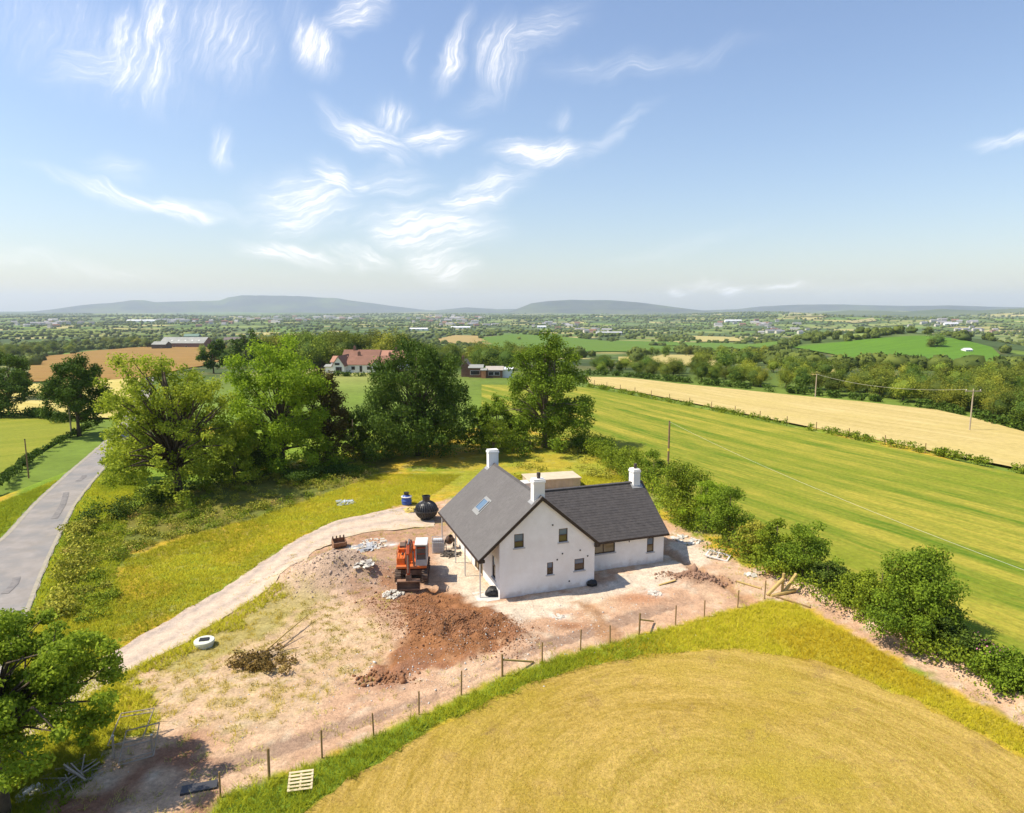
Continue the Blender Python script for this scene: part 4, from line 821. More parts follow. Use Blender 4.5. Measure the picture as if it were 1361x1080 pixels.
p = on(453, 729); b_ = digging_bucket('excavator_bucket', p+np.array([0, 0, .5]), .6, 1.1, label='loose rusty toothed bucket lying on top of the grey soil mound', cat='bucket'); b_.rotation_euler = (math.radians(-75), 0, .5)

# septic tank, blue drum, crate, heaps by the house
BLK = mat('black_polyethylene', (.018, .018, .02), (.03, .03, .032), scale=4, rough=.38, spec=.5)
p = on(567, 690); e = empty('septic_tank', p, .3, label='large black ribbed septic tank with a neck, beside the end of the driveway', cat='tank')
prof = [(.25, 0)]+[(1.02*math.sin(math.pi*(k/14)), .95-.95*math.cos(math.pi*(k/14))) for k in range(2, 13)]+[(.34, 1.86)]
m = MB(); m.lathe(prof, 112, mod=lambda k, n: 1.08 if (k//2) % 2 else .98); m.build('body', BLK, e)
m = MB(); m.lathe([(1.1, .88), (1.18, .89), (1.18, 1.0), (1.1, 1.01)], 48); m.build('seam_flange', BLK, e)
m = MB(); m.lathe([(.36, 1.75), (.36, 2.25), (.41, 2.25), (.41, 2.33), (.30, 2.33), (.30, 2.1)], 24); m.build('neck', BLK, e)
BLUE = mat('blue_plastic', (.03, .08, .34), (.05, .10, .30), scale=4, rough=.4)
p = on(540.5, 670); e = empty('blue_drum', p, 0, label='blue plastic drum with a black neck behind the black septic tank', cat='drum')
m = MB(); m.lathe([(.42, 0), (.5, .05), (.5, .35), (.53, .38), (.53, .46), (.5, .5), (.48, .8), (.3, 1.0)], 24); m.build('body', BLUE, e)
m = MB(); m.lathe([(.24, .98), (.24, 1.22), (.28, 1.22), (.28, 1.28), (.2, 1.28)], 16); m.build('neck', BLK, e)
m = MB(); m.lathe([(.5, .78), (.56, .8), (.56, .86), (.5, .88)], 24); m.build('rim', WHITEP, e)
INS = mat('yellow_insulation', (.55, .42, .10), (.42, .34, .12), scale=3, rough=.9)
def heap(name, p, n, r, hgt, m_, size, seed, **k):
    """loose pieces thrown together; one object"""
    rg = np.random.default_rng(seed); mb = MB()
    for i in range(n):
        a = rg.uniform(0, 6.28); d = r*math.sqrt(rg.random()); z = hgt*max(0, 1-d/r)*rg.random()
        q = Vector((p[0]+d*math.cos(a), p[1]+d*math.sin(a), p[2]+z+.02)); Mk = Matrix.Translation(q) @ Matrix.Rotation(rg.uniform(0, 6), 4, 'Z') @ Matrix.Rotation(rg.uniform(-.7, .7), 4, 'X')
        s = np.array(size)*rg.uniform(.5, 1.2, 3)/2; mb.box(tuple(-s), tuple(s), Mk)
    return mb.build(name, m_, None, kind='stuff', **k)
heap('packaging_debris', on(549, 678), 26, .9, .35, INS, (.6, .4, .12), 2, label='yellow crumpled packing debris between the blue drum and black tank')
heap('rubbish', on(484, 748), 22, .8, .4, mat('white_polystyrene', (.60, .56, .48), (.48, .44, .37), scale=4), (.5, .25, .06), 3, label='white sheets and offcuts on the slope of the soil mound')
heap('rubble', on(522, 790), 90, .75, .35, MATS['white_polystyrene'], (.16, .14, .1), 5, label='white lumpy rubble beside the excavator bucket')
heap('rubble', on(497, 722), 60, 1.3, .15, MATS['white_polystyrene'], (.3, .2, .08), 6, label='scattered white plaster scraps behind the soil mound')
heap('plastic_sheet', on(486, 727), 24, .9, .3, mat('grey_plastic', (.33, .34, .35), (.42, .43, .44), scale=3, rough=.5), (.7, .5, .04), 7, label='crumpled grey plastic on the crest of the soil mound')
heap('plastic_sheet', on(459, 668), 26, .9, .15, mat('pale_blue_plastic', (.50, .56, .64), (.36, .42, .50), scale=3, rough=.4), (.8, .5, .03), 8, label='pale blue plastic sheet thrown in the long grass')
# wire cage crate
p = on(582.5, 733); e = empty('cage_crate', p, .08, label='grey slatted cage crate with pale blue sacks, left of the verandah', cat='crate')
m = MB()
for x in (-.5, .46):
    for y in (-.4, .36): m.box((x, y, 0), (x+.04, y+.04, 1.25))
for z in (.1, .5, .9, 1.2): m.box((-.5, -.41, z), (.5, -.38, z+.03)); m.box((-.5, .38, z), (.5, .41, z+.03)); m.box((-.51, -.38, z), (-.48, .38, z+.03)); m.box((.48, -.38, z), (.51, .38, z+.03))
m.build('frame', GALV, e)
for i in range(6):
    m = MB(); x = -.42+i*.15; m.box((x, -.39, .13), (x+.06, -.37, 1.2)); m.build('slat', SILL, e)
m = MB(); m.box((-.44, -.34, .1), (.44, .34, .95)); m.box((-.4, -.3, .95), (.38, .3, 1.15)); m.build('sack', mat('pale_blue_sack', (.42, .48, .56), (.5, .5, .5), scale=3), e, bevel=.06)
p = on(598, 728); e = empty('cement_mixer', p, .4, label='small dark cement mixer standing beside the cage crate', cat='cement mixer')
m = MB(); Mk = Matrix.Translation((0, 0, .85)) @ Matrix.Rotation(.7, 4, 'X')
dm = MB(); dm.lathe([(.12, -.4), (.3, -.36), (.36, -.05), (.34, .1), (.2, .38), (.2, .42), (.16, .42), (.16, .3)], 18); dm.v = [tuple(Mk @ Vector(v)) for v in dm.v]; dm.build('drum', mat('rusty_mixer', (.13, .06, .035), (.07, .06, .055), scale=4, rough=.7), e)
for s in (-1, 1): m.bar((s*.4, -.35, 0), (s*.4, 0, .85), .05); m.bar((s*.4, .4, 0), (s*.4, 0, .85), .05)
m.bar((-.4, 0, .85), (.4, 0, .85), .05); m.build('stand', BLACKP, e)
for s in (-1, 1):
    m = MB(); m.bar((s*.44, .4, .15), (s*.5, .4, .15), .15, n=14); m.build('wheel', BLACKP, e)
heap('tools', on(600, 737), 40, .75, .35, mat('dark_scrap', (.06, .055, .05), (.13, .11, .09), scale=4), (.5, .12, .08), 9, label='dark heap of tools and buckets at the foot of the cement mixer')
def blob(name, p, r, m_, seed, sc=(1, 1, .7), parent=None, **k):
    bm = bmesh.new(); bmesh.ops.create_icosphere(bm, subdivisions=3, radius=1)
    for v in bm.verts:
        n = fbm(np.array([v.co.x*1.7+seed]), np.array([v.co.y*1.7+v.co.z*1.3+seed]), 3)[0]
        v.co = Vector((v.co.x*sc[0], v.co.y*sc[1], v.co.z*sc[2]))*r*(.65+.7*n)
        v.co += Vector(p)+Vector((0, 0, r*sc[2]*.5))
    me = bpy.data.meshes.new(name); bm.to_mesh(me); bm.free(); me.materials.append(m_); o = bpy.data.objects.new(name, me); COL.objects.link(o)
    if parent: o.parent = parent
    return tag(o, **k)
for (a, b, r, lb) in ((656, 790, .52, 'crumpled black rubbish bag by the verandah post at the house corner'), (787, 778, .36, 'small black rubbish bag at the right corner of the gable wall')):
    e = empty('rubbish_bag', on(a, b), label=lb, cat='bag'); blob('bag', (0, 0, 0), r, BLACKP, a, (1.1, .8, .8), e)
    blob('knot', (.05, 0, r*.75), r*.28, BLACKP, a+3, (1, 1, 1), e)
# concrete tank behind the annexe
c0 = at(771.5, 648); CT = mat('tan_concrete', (.48, .41, .29), (.38, .33, .24), scale=1.2, rough=.9, c3=(.42, .35, .22), s3=.6)
e = empty('concrete_tank', (c0[0], c0[1], c0[2]-.05), TH-.1, label='long low tan concrete tank in the rough grass behind the annexe roof', cat='tank')
m = MB(); m.box((-6.0, 0, 0), (0, 3.0, 1.15)); m.build('shell', CT, e, bevel=.02)
m = MB(); m.box((-6.1, -.1, 1.153), (.1, 3.1, 1.28)); m.build('lid', mat('tan_lid', (.56, .48, .34), (.47, .40, .28), scale=1, rough=.9), e, bevel=.02)
for i in range(12): m = MB(); m.box((-5.95+i*.5, -.06, .03), (-5.8+i*.5, -.003, 1.12)); m.build('rib', CT, e)
p = at(703, 652); m = MB(); m.box((-.8, -.7, 0), (.8, .7, 1.0)); e = empty('site_box', p, TH, label='white box half hidden behind the middle chimney', cat='box'); m.build('body', WHITEP, e, bevel=.03); m = MB(); m.box((-.85, -.75, 1.003), (.85, .75, 1.09)); m.build('lid', WHITEP, e, bevel=.03)
# manhole ring
p = on(272, 858); e = empty('manhole_ring', (p[0], p[1], p[2]-.1), .25, label='pale concrete manhole ring with a dark square lid beside the driveway', cat='manhole')
m = MB(); m.lathe([(.50, 0), (.50, .34), (.58, .345), (.58, .47), (.55, .5), (.2, .5), (.2, .4)], 40); m.build('ring', mat('pale_green_concrete', (.62, .64, .52), (.55, .56, .46), scale=3, rough=.85), e, bevel=.012)
m = MB(); m.box((-.27, -.19, .503), (.27, .19, .56)); m.build('lid', mat('black_iron', (.025, .025, .028), rough=.6), e, bevel=.01)
# pallet
WOODP = mat('pale_new_wood', (.66, .55, .34), (.55, .44, .26), scale=6, rough=.8); WOODF = mat('weathered_post', (.30, .19, .08), (.22, .14, .06), scale=6, rough=.85); WOODY = mat('yellow_timber', (.50, .36, .13), (.42, .29, .10), scale=5, rough=.8)
p = on(400, 1046); e = empty('pallet', p+np.array([0, 0, .22]), .25, label='pale wooden pallet lying on the edge of the green verge', cat='pallet'); e.rotation_euler = (math.radians(18), 0, .2)
for i in range(6): m = MB(); y = -.42+i*.16; m.box((-.5, y, .1), (.5, y+.085, .122)); m.build('slat', WOODP, e)
for x in (-.5, -.04, .42): m = MB(); m.box((x, -.42, .02), (x+.08, .46, .097)); m.build('bearer', WOODP, e)
# fence posts
ordn = ['first', 'second', 'third', 'fourth', 'fifth', 'sixth', 'seventh', 'eighth', 'ninth', 'tenth', 'eleventh', 'twelfth', 'thirteenth', 'fourteenth', 'fifteenth']
m0 = None
for i, (a, b) in enumerate(FENCE):
    p = on(a, b); thick = i in (1, 6, 10)
    hgt = 1.15+.1*(i % 3)
    e = empty('fence_post', p, .2*i, cat='post', group='fence posts between the bare soil and the mown hay', label=f'{ordn[i]} fence post counted from the pale pallet end, ' + ('stout with a slanting strut' if i in (6, 10) else 'stout and square' if thick else 'thin wooden stake') )
    w_ = .06 if thick else .042
    m = MB(); m.bar((0, 0, -.3), (random.uniform(-.04, .04), random.uniform(-.04, .04), hgt+(.15 if thick else 0)), w_, n=8); m.build('stake', WOODF, e)
    if i in (6, 10): m = MB(); e.rotation_euler.z = 0; m.bar((.05, .02, .95), (1.75 if i == 6 else 1.2, 1.3 if i == 6 else 1.5, .12), .09); m.build('strut', WOODY, e)
# corner strainer of rough timbers by the hedge
p = on(1040, 789); e = empty('corner_strainer', p, 0, label='stout corner post with three leaning timbers where the fence meets the hedge', cat='post')
m = MB(); m.bar((.0, .1, -.2), (.05, .1, 1.5), .1, n=8); m.build('post', WOODY, e)
for q, r_ in (((-1.2, -.3, .05), (.05, .1, 1.1)), ((-1.0, -.45, .02), (1.0, .25, .2)), ((.1, 0, .1), (1.2, .7, 1.2))): m = MB(); m.bar(q, r_, .13, n=8); m.build('timber', WOODY, e)
for (a, b, c, d, lb) in ((979, 772, 1012, 783, 'yellow plank lying on the soil left of the strainer posts'), (876, 778, 898, 772, 'short yellow plank in front of the annexe, pointing at the soil heap'), (1030, 793, 1077, 808, 'long dark plank lying on the gold grass edge below the strainer'), (497, 781, 0, 0, '')):
    if not c: continue
    p, q = on(a, b), on(c, d); L2 = np.linalg.norm(q-p); e = MB(); e.box((0, -.07, 0), (L2, .07, .06)); o = e.build('plank', WOODF if 'dark' in lb else WOODY, None, bevel=.01, label=lb, cat='plank')
    o.location = p+np.array([0, 0, .04]); o.rotation_euler = (0, -math.asin((q-p)[2]/L2), math.atan2(q[1]-p[1], q[0]-p[0]))
# white frame lying on the bank, tarp bits
p = on(954, 741); e = empty('window_frame', p+np.array([0, 0, .15]), -.5, label='white window frame lying flat on the bank beyond the annexe', cat='frame'); e.rotation_euler = (.15, .1, -.55)
for a, b in (((-.9, -.55, 0), (.9, -.43, .08)), ((-.9, .43, 0), (.9, .55, .08)), ((-.9, -.43, 0), (-.78, .43, .08)), ((.78, -.43, 0), (.9, .43, .08)), ((-.05, -.43, 0), (.05, .43, .07))): m = MB(); m.box(a, b); m.build('rail', WHITEP, e)
heap('white_sacks', on(998, 764), 8, .35, .2, MATS['white_polystyrene'], (.4, .3, .1), 12, label='white scraps beside the short trench by the hedge')
heap('limewash_spill', on(870, 788), 40, .5, .06, MATS['white_polystyrene'], (.2, .2, .03), 13, label='white spilled plaster patch on the pink soil')
heap('limewash_spill', on(742, 820), 30, .4, .06, MATS['white_polystyrene'], (.18, .18, .03), 14, label='small white plaster patch below the gable shadow')
heap('offcuts', on(912, 717), 30, 1.2, .12, MATS['pale_concrete'], (.5, .35, .1), 15, label='pale broken blocks along the back of the annexe shadow')
# gate frames lying at the site entrance
GATE = mat('rusty_pale_tube', (.38, .32, .26), (.27, .22, .17), scale=5, rough=.6)
def quadframe(pts, lb, bars, name='metal_gate', lift=.0, z=None):
    P = []
    for (a, b, h) in pts:
        g = on(a, b+h*0); d = px_dir(a, b); zz = g[2]+h
        if h: t = (zz-CAMZ)/d[2]; g = np.array([d[0]*t, d[1]*t, zz])
        P.append(Vector(g))
    c = sum(P, Vector())/4; e = empty(name, c, 0, label=lb, cat='gate'); P = [p-c for p in P]
    for i in range(4): m = MB(); m.bar(P[i], P[(i+1) % 4], .028, n=8); m.build('frame_tube', GATE, e)
    for f in bars: m = MB(); m.bar(P[0].lerp(P[3], f), P[1].lerp(P[2], f), .022, n=6); m.build('bar', GATE, e)
    return e
quadframe([(161, 948, 1.15), (205, 941, 1.15), (189, 982, .15), (143, 991, .15)], 'tubular gate leaning at the site entrance, farther of the pair', (.12,))
quadframe([(168, 971, 1.1), (212, 960, 1.1), (204, 1004, .1), (157, 1017, .05)], 'tubular gate leaning at the site entrance, nearer of the pair', (.5, .88))
for i, (a, b, h_, lb) in enumerate(((203.5, 1004, 1.0, 'short pale gatepost between the leaning gates and the tree shadow'), (151, 1008, 1.1, 'bent pale gatepost left of the leaning gates'))):
    e = empty('gatepost', on(a, b), 0, label=lb, cat='post'); m = MB(); m.bar((0, 0, -.2), (.05*i, 0, h_), .05, n=8); m.build('post', GATE, e)
    m = MB(); m.lathe([(.06, h_), (.05, h_+.03), (.02, h_+.05)], 8, (.05*i, 0, 0)); m.build('cap', WHITEP, e)
heap('sticks', on(100, 1030), 26, 1.0, .3, GATE, (1.6, .06, .05), 21, label='pale sticks and rails heaped under the low tree')
heap('rubble', on(40, 1055), 24, .5, .2, MATS['white_polystyrene'], (.25, .2, .12), 22, label='white scraps in the grass under the low tree')
p = on(265, 1048); m = MB(); m.box((-.7, -.25, 0), (.7, .25, .1)); e = empty('dark_board', p, .3, label='dark board lying in the shade of the low tree', cat='board'); m.build('board', mat('dark_wet_board', (.05, .05, .055), rough=.5), e)
# soil clods
def clods(name, cen, n, spread, zf, size, m_, seed, lb, ang=0):
    rg = np.random.default_rng(seed); bm = bmesh.new(); bmesh.ops.create_icosphere(bm, subdivisions=1, radius=1); bv = np.array([v.co[:] for v in bm.verts]); bf = np.array([[v.index for v in f.verts] for f in bm.faces]); bm.free()
    a = rg.normal(0, 1, (n, 2))*.5; a = a[np.abs(a).max(1) < 1.25]; n = len(a); x = a[:, 0]*spread[0]; y = a[:, 1]*spread[1]; ca, sn = math.cos(ang), math.sin(ang); x, y = cen[0]+x*ca-y*sn, cen[1]+x*sn+y*ca
    s = size*rg.gamma(2, .5, n); V = bv[None]*s[:, None, None]*rg.uniform(.6, 1.25, (n, 1, 3))*(1+.35*rg.normal(size=(n, len(bv), 1))); V += np.stack([x, y, GZ(x, y)+s*.25], 1)[:, None]
    F = bf[None]+(np.arange(n)*len(bv))[:, None, None]
    o = fast(name, V.reshape(-1, 3), F.reshape(-1, 3), m_); return tag(o, kind='stuff', label=lb)
RS = mat('red_soil_clod', (.27, .125, .055), (.19, .08, .036), scale=.9, rough=1, c3=(.30, .16, .085), s3=1.5)
clods('soil_clods', flat(603, 836), 15000, (4.6, 2.5), 0, .02, RS, 31, 'loose red clods of freshly dug soil in front of the excavator', -.45)
clods('soil_clods', flat(540, 800), 2400, (3.0, 1.6), 0, .02, RS, 32, 'loose red clods round the excavator tracks')
clods('soil_clods', M1, 1800, (4.4, 3.), 0, .03, mat('grey_soil_clod', (.42, .32, .25), (.35, .26, .2), scale=1.5, rough=1), 33, 'small stones and clods on the grey soil mound')
clods('soil_clods', M3, 900, (2.4, .8), 0, .05, mat('brown_soil_clod', (.30, .18, .12), (.24, .14, .09), scale=1.5, rough=1), 34, 'brown clods heaped in front of the annexe', -.25)
clods('soil_clods', flat(512, 902), 300, (1.6, .7), 0, .05, RS, 35, 'small scatter of red clods left of the dug soil')
clods('site_stones', (flat(640, 860)), 2200, (15, 4.5), 0, .018, MATS['pale_concrete'], 36, 'small pale stones strewn over the bare soil', .45)
# mud heap under the bucket
bm_ = None

# ------------------------------------------------------------------ poles and wires
POLE = mat('pole_wood', (.19, .115, .065), (.26, .17, .10), scale=3, rough=.85); PALEP = mat('pale_pole_wood', (.46, .38, .27), (.38, .31, .22), scale=3, rough=.85); WIRE = mat('pale_wire', (.5, .48, .38), rough=.5)
def pole(px, py, top, lb, m_=POLE, arm_=False, r=.13, band=False):
    p = on(px, py) if py < 2000 else None; h = (py-top)/ppm(p)/math.cos(math.atan2(CAMZ-p[2], p[1]))
    e = empty('utility_pole', p, 0, label=lb, cat='utility pole'); m = MB(); m.tube([(0, 0, -.3), (0, 0, h)], [r, r*.72], 10); m.build('shaft', m_, e)
    if arm_: m = MB(); m.box((-1.3, -.06, h-.45), (1.3, .06, h-.31)); m.build('crossarm', m_, e)
    for x in ((-1.15, 0, 1.15) if arm_ else (0,)): m = MB(); m.lathe([(.04, h-.3 if arm_ else h-.02), (.08, h-.2 if arm_ else h+.05), (.05, h-.1 if arm_ else h+.12)], 8, (x, 0, 0)); m.build('insulator', WHITEP if arm_ else BLACKP, e)
    if band: m = MB(); m.lathe([(.125, h*.55), (.127, h*.55+.3)], 12); m.build('yellow_sign', mat('yellow_plate', (.75, .6, .05), rough=.5), e)
    return p+np.array([0, 0, h])
t1 = pole(887, 646, 562, 'dark wooden pole rising from the hedge beside the annexe', band=True)
t2 = pole(1288.5, 572, 517, 'pale pole with a crossarm standing in the stubble field', PALEP, True)
t3 = pole(1083.5, 528, 497, 'pale pole at the hedge beyond the stubble field', PALEP)
t4 = pole(95, 577, 520, 'wooden pole in front of the dark round roadside tree', PALEP); t5 = pole(38, 632, 585, 'thin short pole on the left verge of the road', POLE, r=.09)
def wire(a, b, sag, lb, r=.018, n=24):
    a, b = np.array(a), np.array(b); P = [a+(b-a)*k/n-np.array([0, 0, sag*4*(k/n)*(1-k/n)]) for k in range(n+1)]; m = MB(); m.tube([p-a for p in P], [r]*(n+1), 5); o = m.build('overhead_wire', WIRE, None, label=lb, cat='wire'); o.location = a
q = np.array(flat(1480, 850)+(0.,)); d = px_dir(1430, 783); t_ = 33.; endp = np.array([d[0]*t_, d[1]*t_, CAMZ+d[2]*t_])
pe = np.array([endp[0], endp[1], float(H(endp[0], endp[1]))]); e = empty('utility_pole', pe, 0, label='wooden pole carrying the near end of the pale wire', cat='utility pole'); m = MB(); m.tube([(0, 0, -.3), (0, 0, endp[2]-pe[2]+.2)], [.13, .1], 10); m.build('shaft', POLE, e)
wire(t1, endp, .5, 'pale wire running from the dark pole over the striped pasture', .009)
wire(t2+np.array([-1.15, 0, -.1]), t3, 1.2, 'thin wire from the crossarm pole to the pole at the far hedge', .02)
# small posts along the far side of the pasture
fl = [(790, 512), (860, 526), (980, 550), (1100, 575), (1200, 596), (1283, 614)]; k_ = 0
fw = smooth(poly_at(fl), 8, False); seg = np.linalg.norm(np.diff(fw, axis=0), axis=1); cs = np.concatenate([[0], np.cumsum(seg)])
proto = None
for s_ in np.arange(0, cs[-1], 6.5):
    x, y = np.interp(s_, cs, fw[:, 0]), np.interp(s_, cs, fw[:, 1])
    if proto is None: m = MB(); m.bar((0, 0, -.2), (0, 0, 1.35), .07, n=6); o = proto = m.build('field_post', WOODF, None, cat='post', group='posts between the pasture and the stubble field', label='small wooden post on the line between the striped pasture and the stubble field')
    else: o = proto.copy(); COL.objects.link(o)
    o.location = (x, y, float(H(x, y))+.1)

# ------------------------------------------------------------------ distant and neighbouring buildings
RTILE = mat('red_roof_tile', (.20, .10, .065), (.27, .135, .09), scale=.8, rough=.85, c3=(.17, .09, .06), s3=.2); PTILE = mat('salmon_roof_tile', (.42, .22, .14), (.36, .18, .12), scale=.8, rough=.85)
WHT = mat('white_painted_wall', (.74, .73, .70), rough=.8); STONE = mat('stone_wall', (.36, .32, .26), (.28, .25, .2), scale=1.5, rough=.9); GSH = mat('grey_sheet_roof', (.27, .27, .24), (.34, .34, .30), scale=.3, rough=.7, c3=(.22, .23, .2), s3=.15)
DK = mat('dark_opening', (.03, .028, .025), rough=.6); BRK = mat('brown_brick', (.16, .085, .06), (.21, .125, .09), scale=2, rough=.9)
def gabled(par, x0, y0, x1, y1, hw, hr, wm, rm, axis='x', ov=.3, wins=(), chim=(), z0=-1.):
    """one wing: walls, a roof of two slopes, windows on the near wall, chimneys"""
    m = MB()
    if axis == 'x':
        ym = (y0+y1)/2; m.prism([(y0, z0), (y1, z0), (y1, hw), (ym, hw+hr), (y0, hw)], 'x', x0, x1); m.build('wall', wm, par)
        k = hr/(ym-y0); m = MB(); m.prism([(y0-ov, hw-ov*k+.02), (ym, hw+hr+.02), (y1+ov, hw-ov*k+.02), (y1+ov, hw-ov*k+.17), (ym, hw+hr+.19), (y0-ov, hw-ov*k+.17)], 'x', x0-ov, x1+ov); rf = m.build('roof', rm, par)
    else:
        xm = (x0+x1)/2; m.prism([(x0, z0), (x1, z0), (x1, hw), (xm, hw+hr), (x0, hw)], 'y', y0, y1); m.build('wall', wm, par)
        k = hr/(xm-x0); m = MB(); m.prism([(x0-ov, hw-ov*k+.02), (xm, hw+hr+.02), (x1+ov, hw-ov*k+.02), (x1+ov, hw-ov*k+.17), (xm, hw+hr+.19), (x0-ov, hw-ov*k+.17)], 'y', y0-ov, y1+ov); rf = m.build('roof', rm, par)
    for (wx, wz, ww, wh) in wins:
        f = MB(); f.box((wx, y0-.07, wz), (wx+ww, y0-.004, wz+wh)); fo = f.build('window', WHT if wm is not WHT else GREYF, par); f = MB(); f.box((wx+.08, y0-.10, wz+.08), (wx+ww-.08, y0-.072, wz+wh-.08)); f.build('pane', DK, fo)
    for (cx, cy) in chim: m = MB(); m.box((cx-.4, cy-.4, hw+hr-.8), (cx+.4, cy+.4, hw+hr+1.2)); c_ = m.build('chimney', BRK, rf); m = MB(); m.lathe([(.16, hw+hr+1.2), (.13, hw+hr+1.6)], 8, (cx, cy, 0)); m.build('pot', RTILE, c_)
# bungalow terrace with red roofs
bp_ = at(480, 495); s1 = 1/ppm(bp_)           # metres per photo pixel there
e = empty('bungalow', bp_, -.05, label='long white bungalow with red tiled roofs behind the big trees', cat='house')
def bx_(a): return (a-480)*s1
gabled(e, bx_(461), 0, bx_(500), 8, 2.6, 2.6, WHT, RTILE, wins=((bx_(467), .9, 1.2, 1.1), (bx_(478), .2, .9, 2.0), (bx_(488), .9, 1.6, 1.1)), chim=((bx_(473.5), 4),))
gabled(e, bx_(446), -3.2, bx_(461.2), 8, 2.6, 2.7, WHT, RTILE, 'y', wins=((bx_(450), .5, 1.3, 1.6), (bx_(455), .5, .8, 1.6), (bx_(449), 2.6, 1.6, .8)))
gabled(e, bx_(500.3), .6, bx_(530), 8.5, 2.6, 2.4, WHT, RTILE, wins=((bx_(516), .9, 1.3, 1.2), (bx_(523), .9, 1.3, 1.2)), chim=((bx_(515), 4.5),))
gabled(e, bx_(497), -2.4, bx_(507), 4, 2.3, 1.6, WHT, RTILE, 'y', wins=((bx_(499.5), .8, 1.2, 1.1), (bx_(502.8), .8, .7, 1.1)))
gabled(e, bx_(443), 9, bx_(493), 17, 3.4, 3.0, WHT, RTILE, chim=((bx_(457), 13),)); gabled(e, bx_(492.6), 9.5, bx_(530), 17, 3.3, 2.9, WHT, PTILE, chim=((bx_(515), 13),))
gabled(e, bx_(437), 2, bx_(455), 8.8, 3.2, 1.6, WHT, PTILE); gabled(e, bx_(434), -2, bx_(445.7), 2, 2.0, .5, WHT, GSH)
# low brick house
bp_ = at(640, 502); s1 = 1/ppm(bp_)
def bx2(a): return (a-640)*s1
e = empty('brick_bungalow', bp_, .0, label='low brown brick house with flat pale roofs between the dark beech and the bright tree', cat='house')
gabled(e, bx2(612), 3, bx2(623), 10, 3.2, 1.6, BRK, mat('brown_tile', (.22, .16, .13), (.28, .2, .16), scale=1), 'y', chim=((bx2(614), 5),)); gabled(e, bx2(623.3), 1, bx2(641), 9, 2.8, .6, BRK, GSH, wins=((bx2(625), .8, 1.5, 1.3), (bx2(631), .8, 1.5, 1.3)))
gabled(e, bx2(640), -1, bx2(646), 3, 2.3, .3, mat('orange_brick', (.50, .22, .11), (.42, .19, .1), scale=2), GSH); gabled(e, bx2(646.3), .5, bx2(668), 7, 2.2, .8, BRK, mat('tan_flat_roof', (.42, .37, .31), (.36, .32, .27), scale=1), wins=((bx2(649), .7, 1.6, 1.1), (bx2(657), .7, 1.6, 1.1)))
gabled(e, bx2(666), 1.5, bx2(681), 7, 2.3, .4, WHT, mat('white_sheet_roof', (.78, .77, .78), rough=.6))
# farm sheds
bp_ = at(240, 462); s1 = 1/ppm(bp_)
def bx3(a): return (a-240)*s1
e = empty('farm_shed', bp_, .0, label='long grey roofed farm shed above the brown field', cat='shed')
gabled(e, bx3(212), 0, bx3(271), 30, 6.2, 7.5, BRK, GSH, wins=((bx3(216), .5, 2.5, 2.4), (bx3(230), .8, 3, 2.0), (bx3(246), .8, 3, 2.0)))
for i in range(5): m = MB(); xx = bx3(225+i*9); m.add([(xx, 5., 6.2+7.5*5/15+.25), (xx+2.2, 5., 6.2+7.5*5/15+.25), (xx+2.2, 8., 6.2+7.5*8/15+.25), (xx, 8., 6.2+7.5*8/15+.25)], [(0, 1, 2, 3)]); m.build('roof_light', mat('pale_rooflight', (.5, .5, .46), rough=.5), e)
e = empty('farm_shed', at(215, 464), .0, label='low dark lean-to shed at the left end of the grey farm shed', cat='shed'); gabled(e, -14, 2, 4, 18, 6., 3.4, mat('dark_timber_wall', (.09, .07, .05), rough=.9), GSH, wins=((-3, .5, 2, 2),))
e = empty('farm_shed', at(247, 452), .0, label='green domed shed roof behind the long grey farm shed', cat='shed'); gabled(e, -12, 14, 22, 30, 8.5, 5., mat('green_sheet', (.10, .17, .13), rough=.7), mat('green_sheet_roof', (.12, .20, .15), rough=.7))
bp_ = at(310, 457); e = empty('farmhouse', bp_, 0, label='two storey tan farmhouse to the right of the grey shed', cat='house'); s1 = 1/ppm(bp_)
gabled(e, -14*s1, 4, 12*s1, 12, 6.8, 3.4, mat('tan_wall', (.44, .38, .28), rough=.9), mat('brown_slate', (.19, .15, .14), (.15, .12, .11), scale=1), wins=((-11*s1, 3., 1.5, 1.2), (-2*s1, 3., 1.5, 1.2), (5*s1, 3., 1.5, 1.2), (-11*s1, .8, 1.5, 1.3), (5*s1, .8, 1.5, 1.3)), chim=((11*s1, 8), (-12*s1, 8)))
e = empty('farmhouse', at(338, 455), 0, label='pink roofed outbuilding to the right of the tan farmhouse', cat='house'); gabled(e, -9, 8, 9, 18, 4.5, 2.2, WHT, PTILE, wins=((-5, 1, 1.5, 1.3), (2, 1, 1.5, 1.3)))
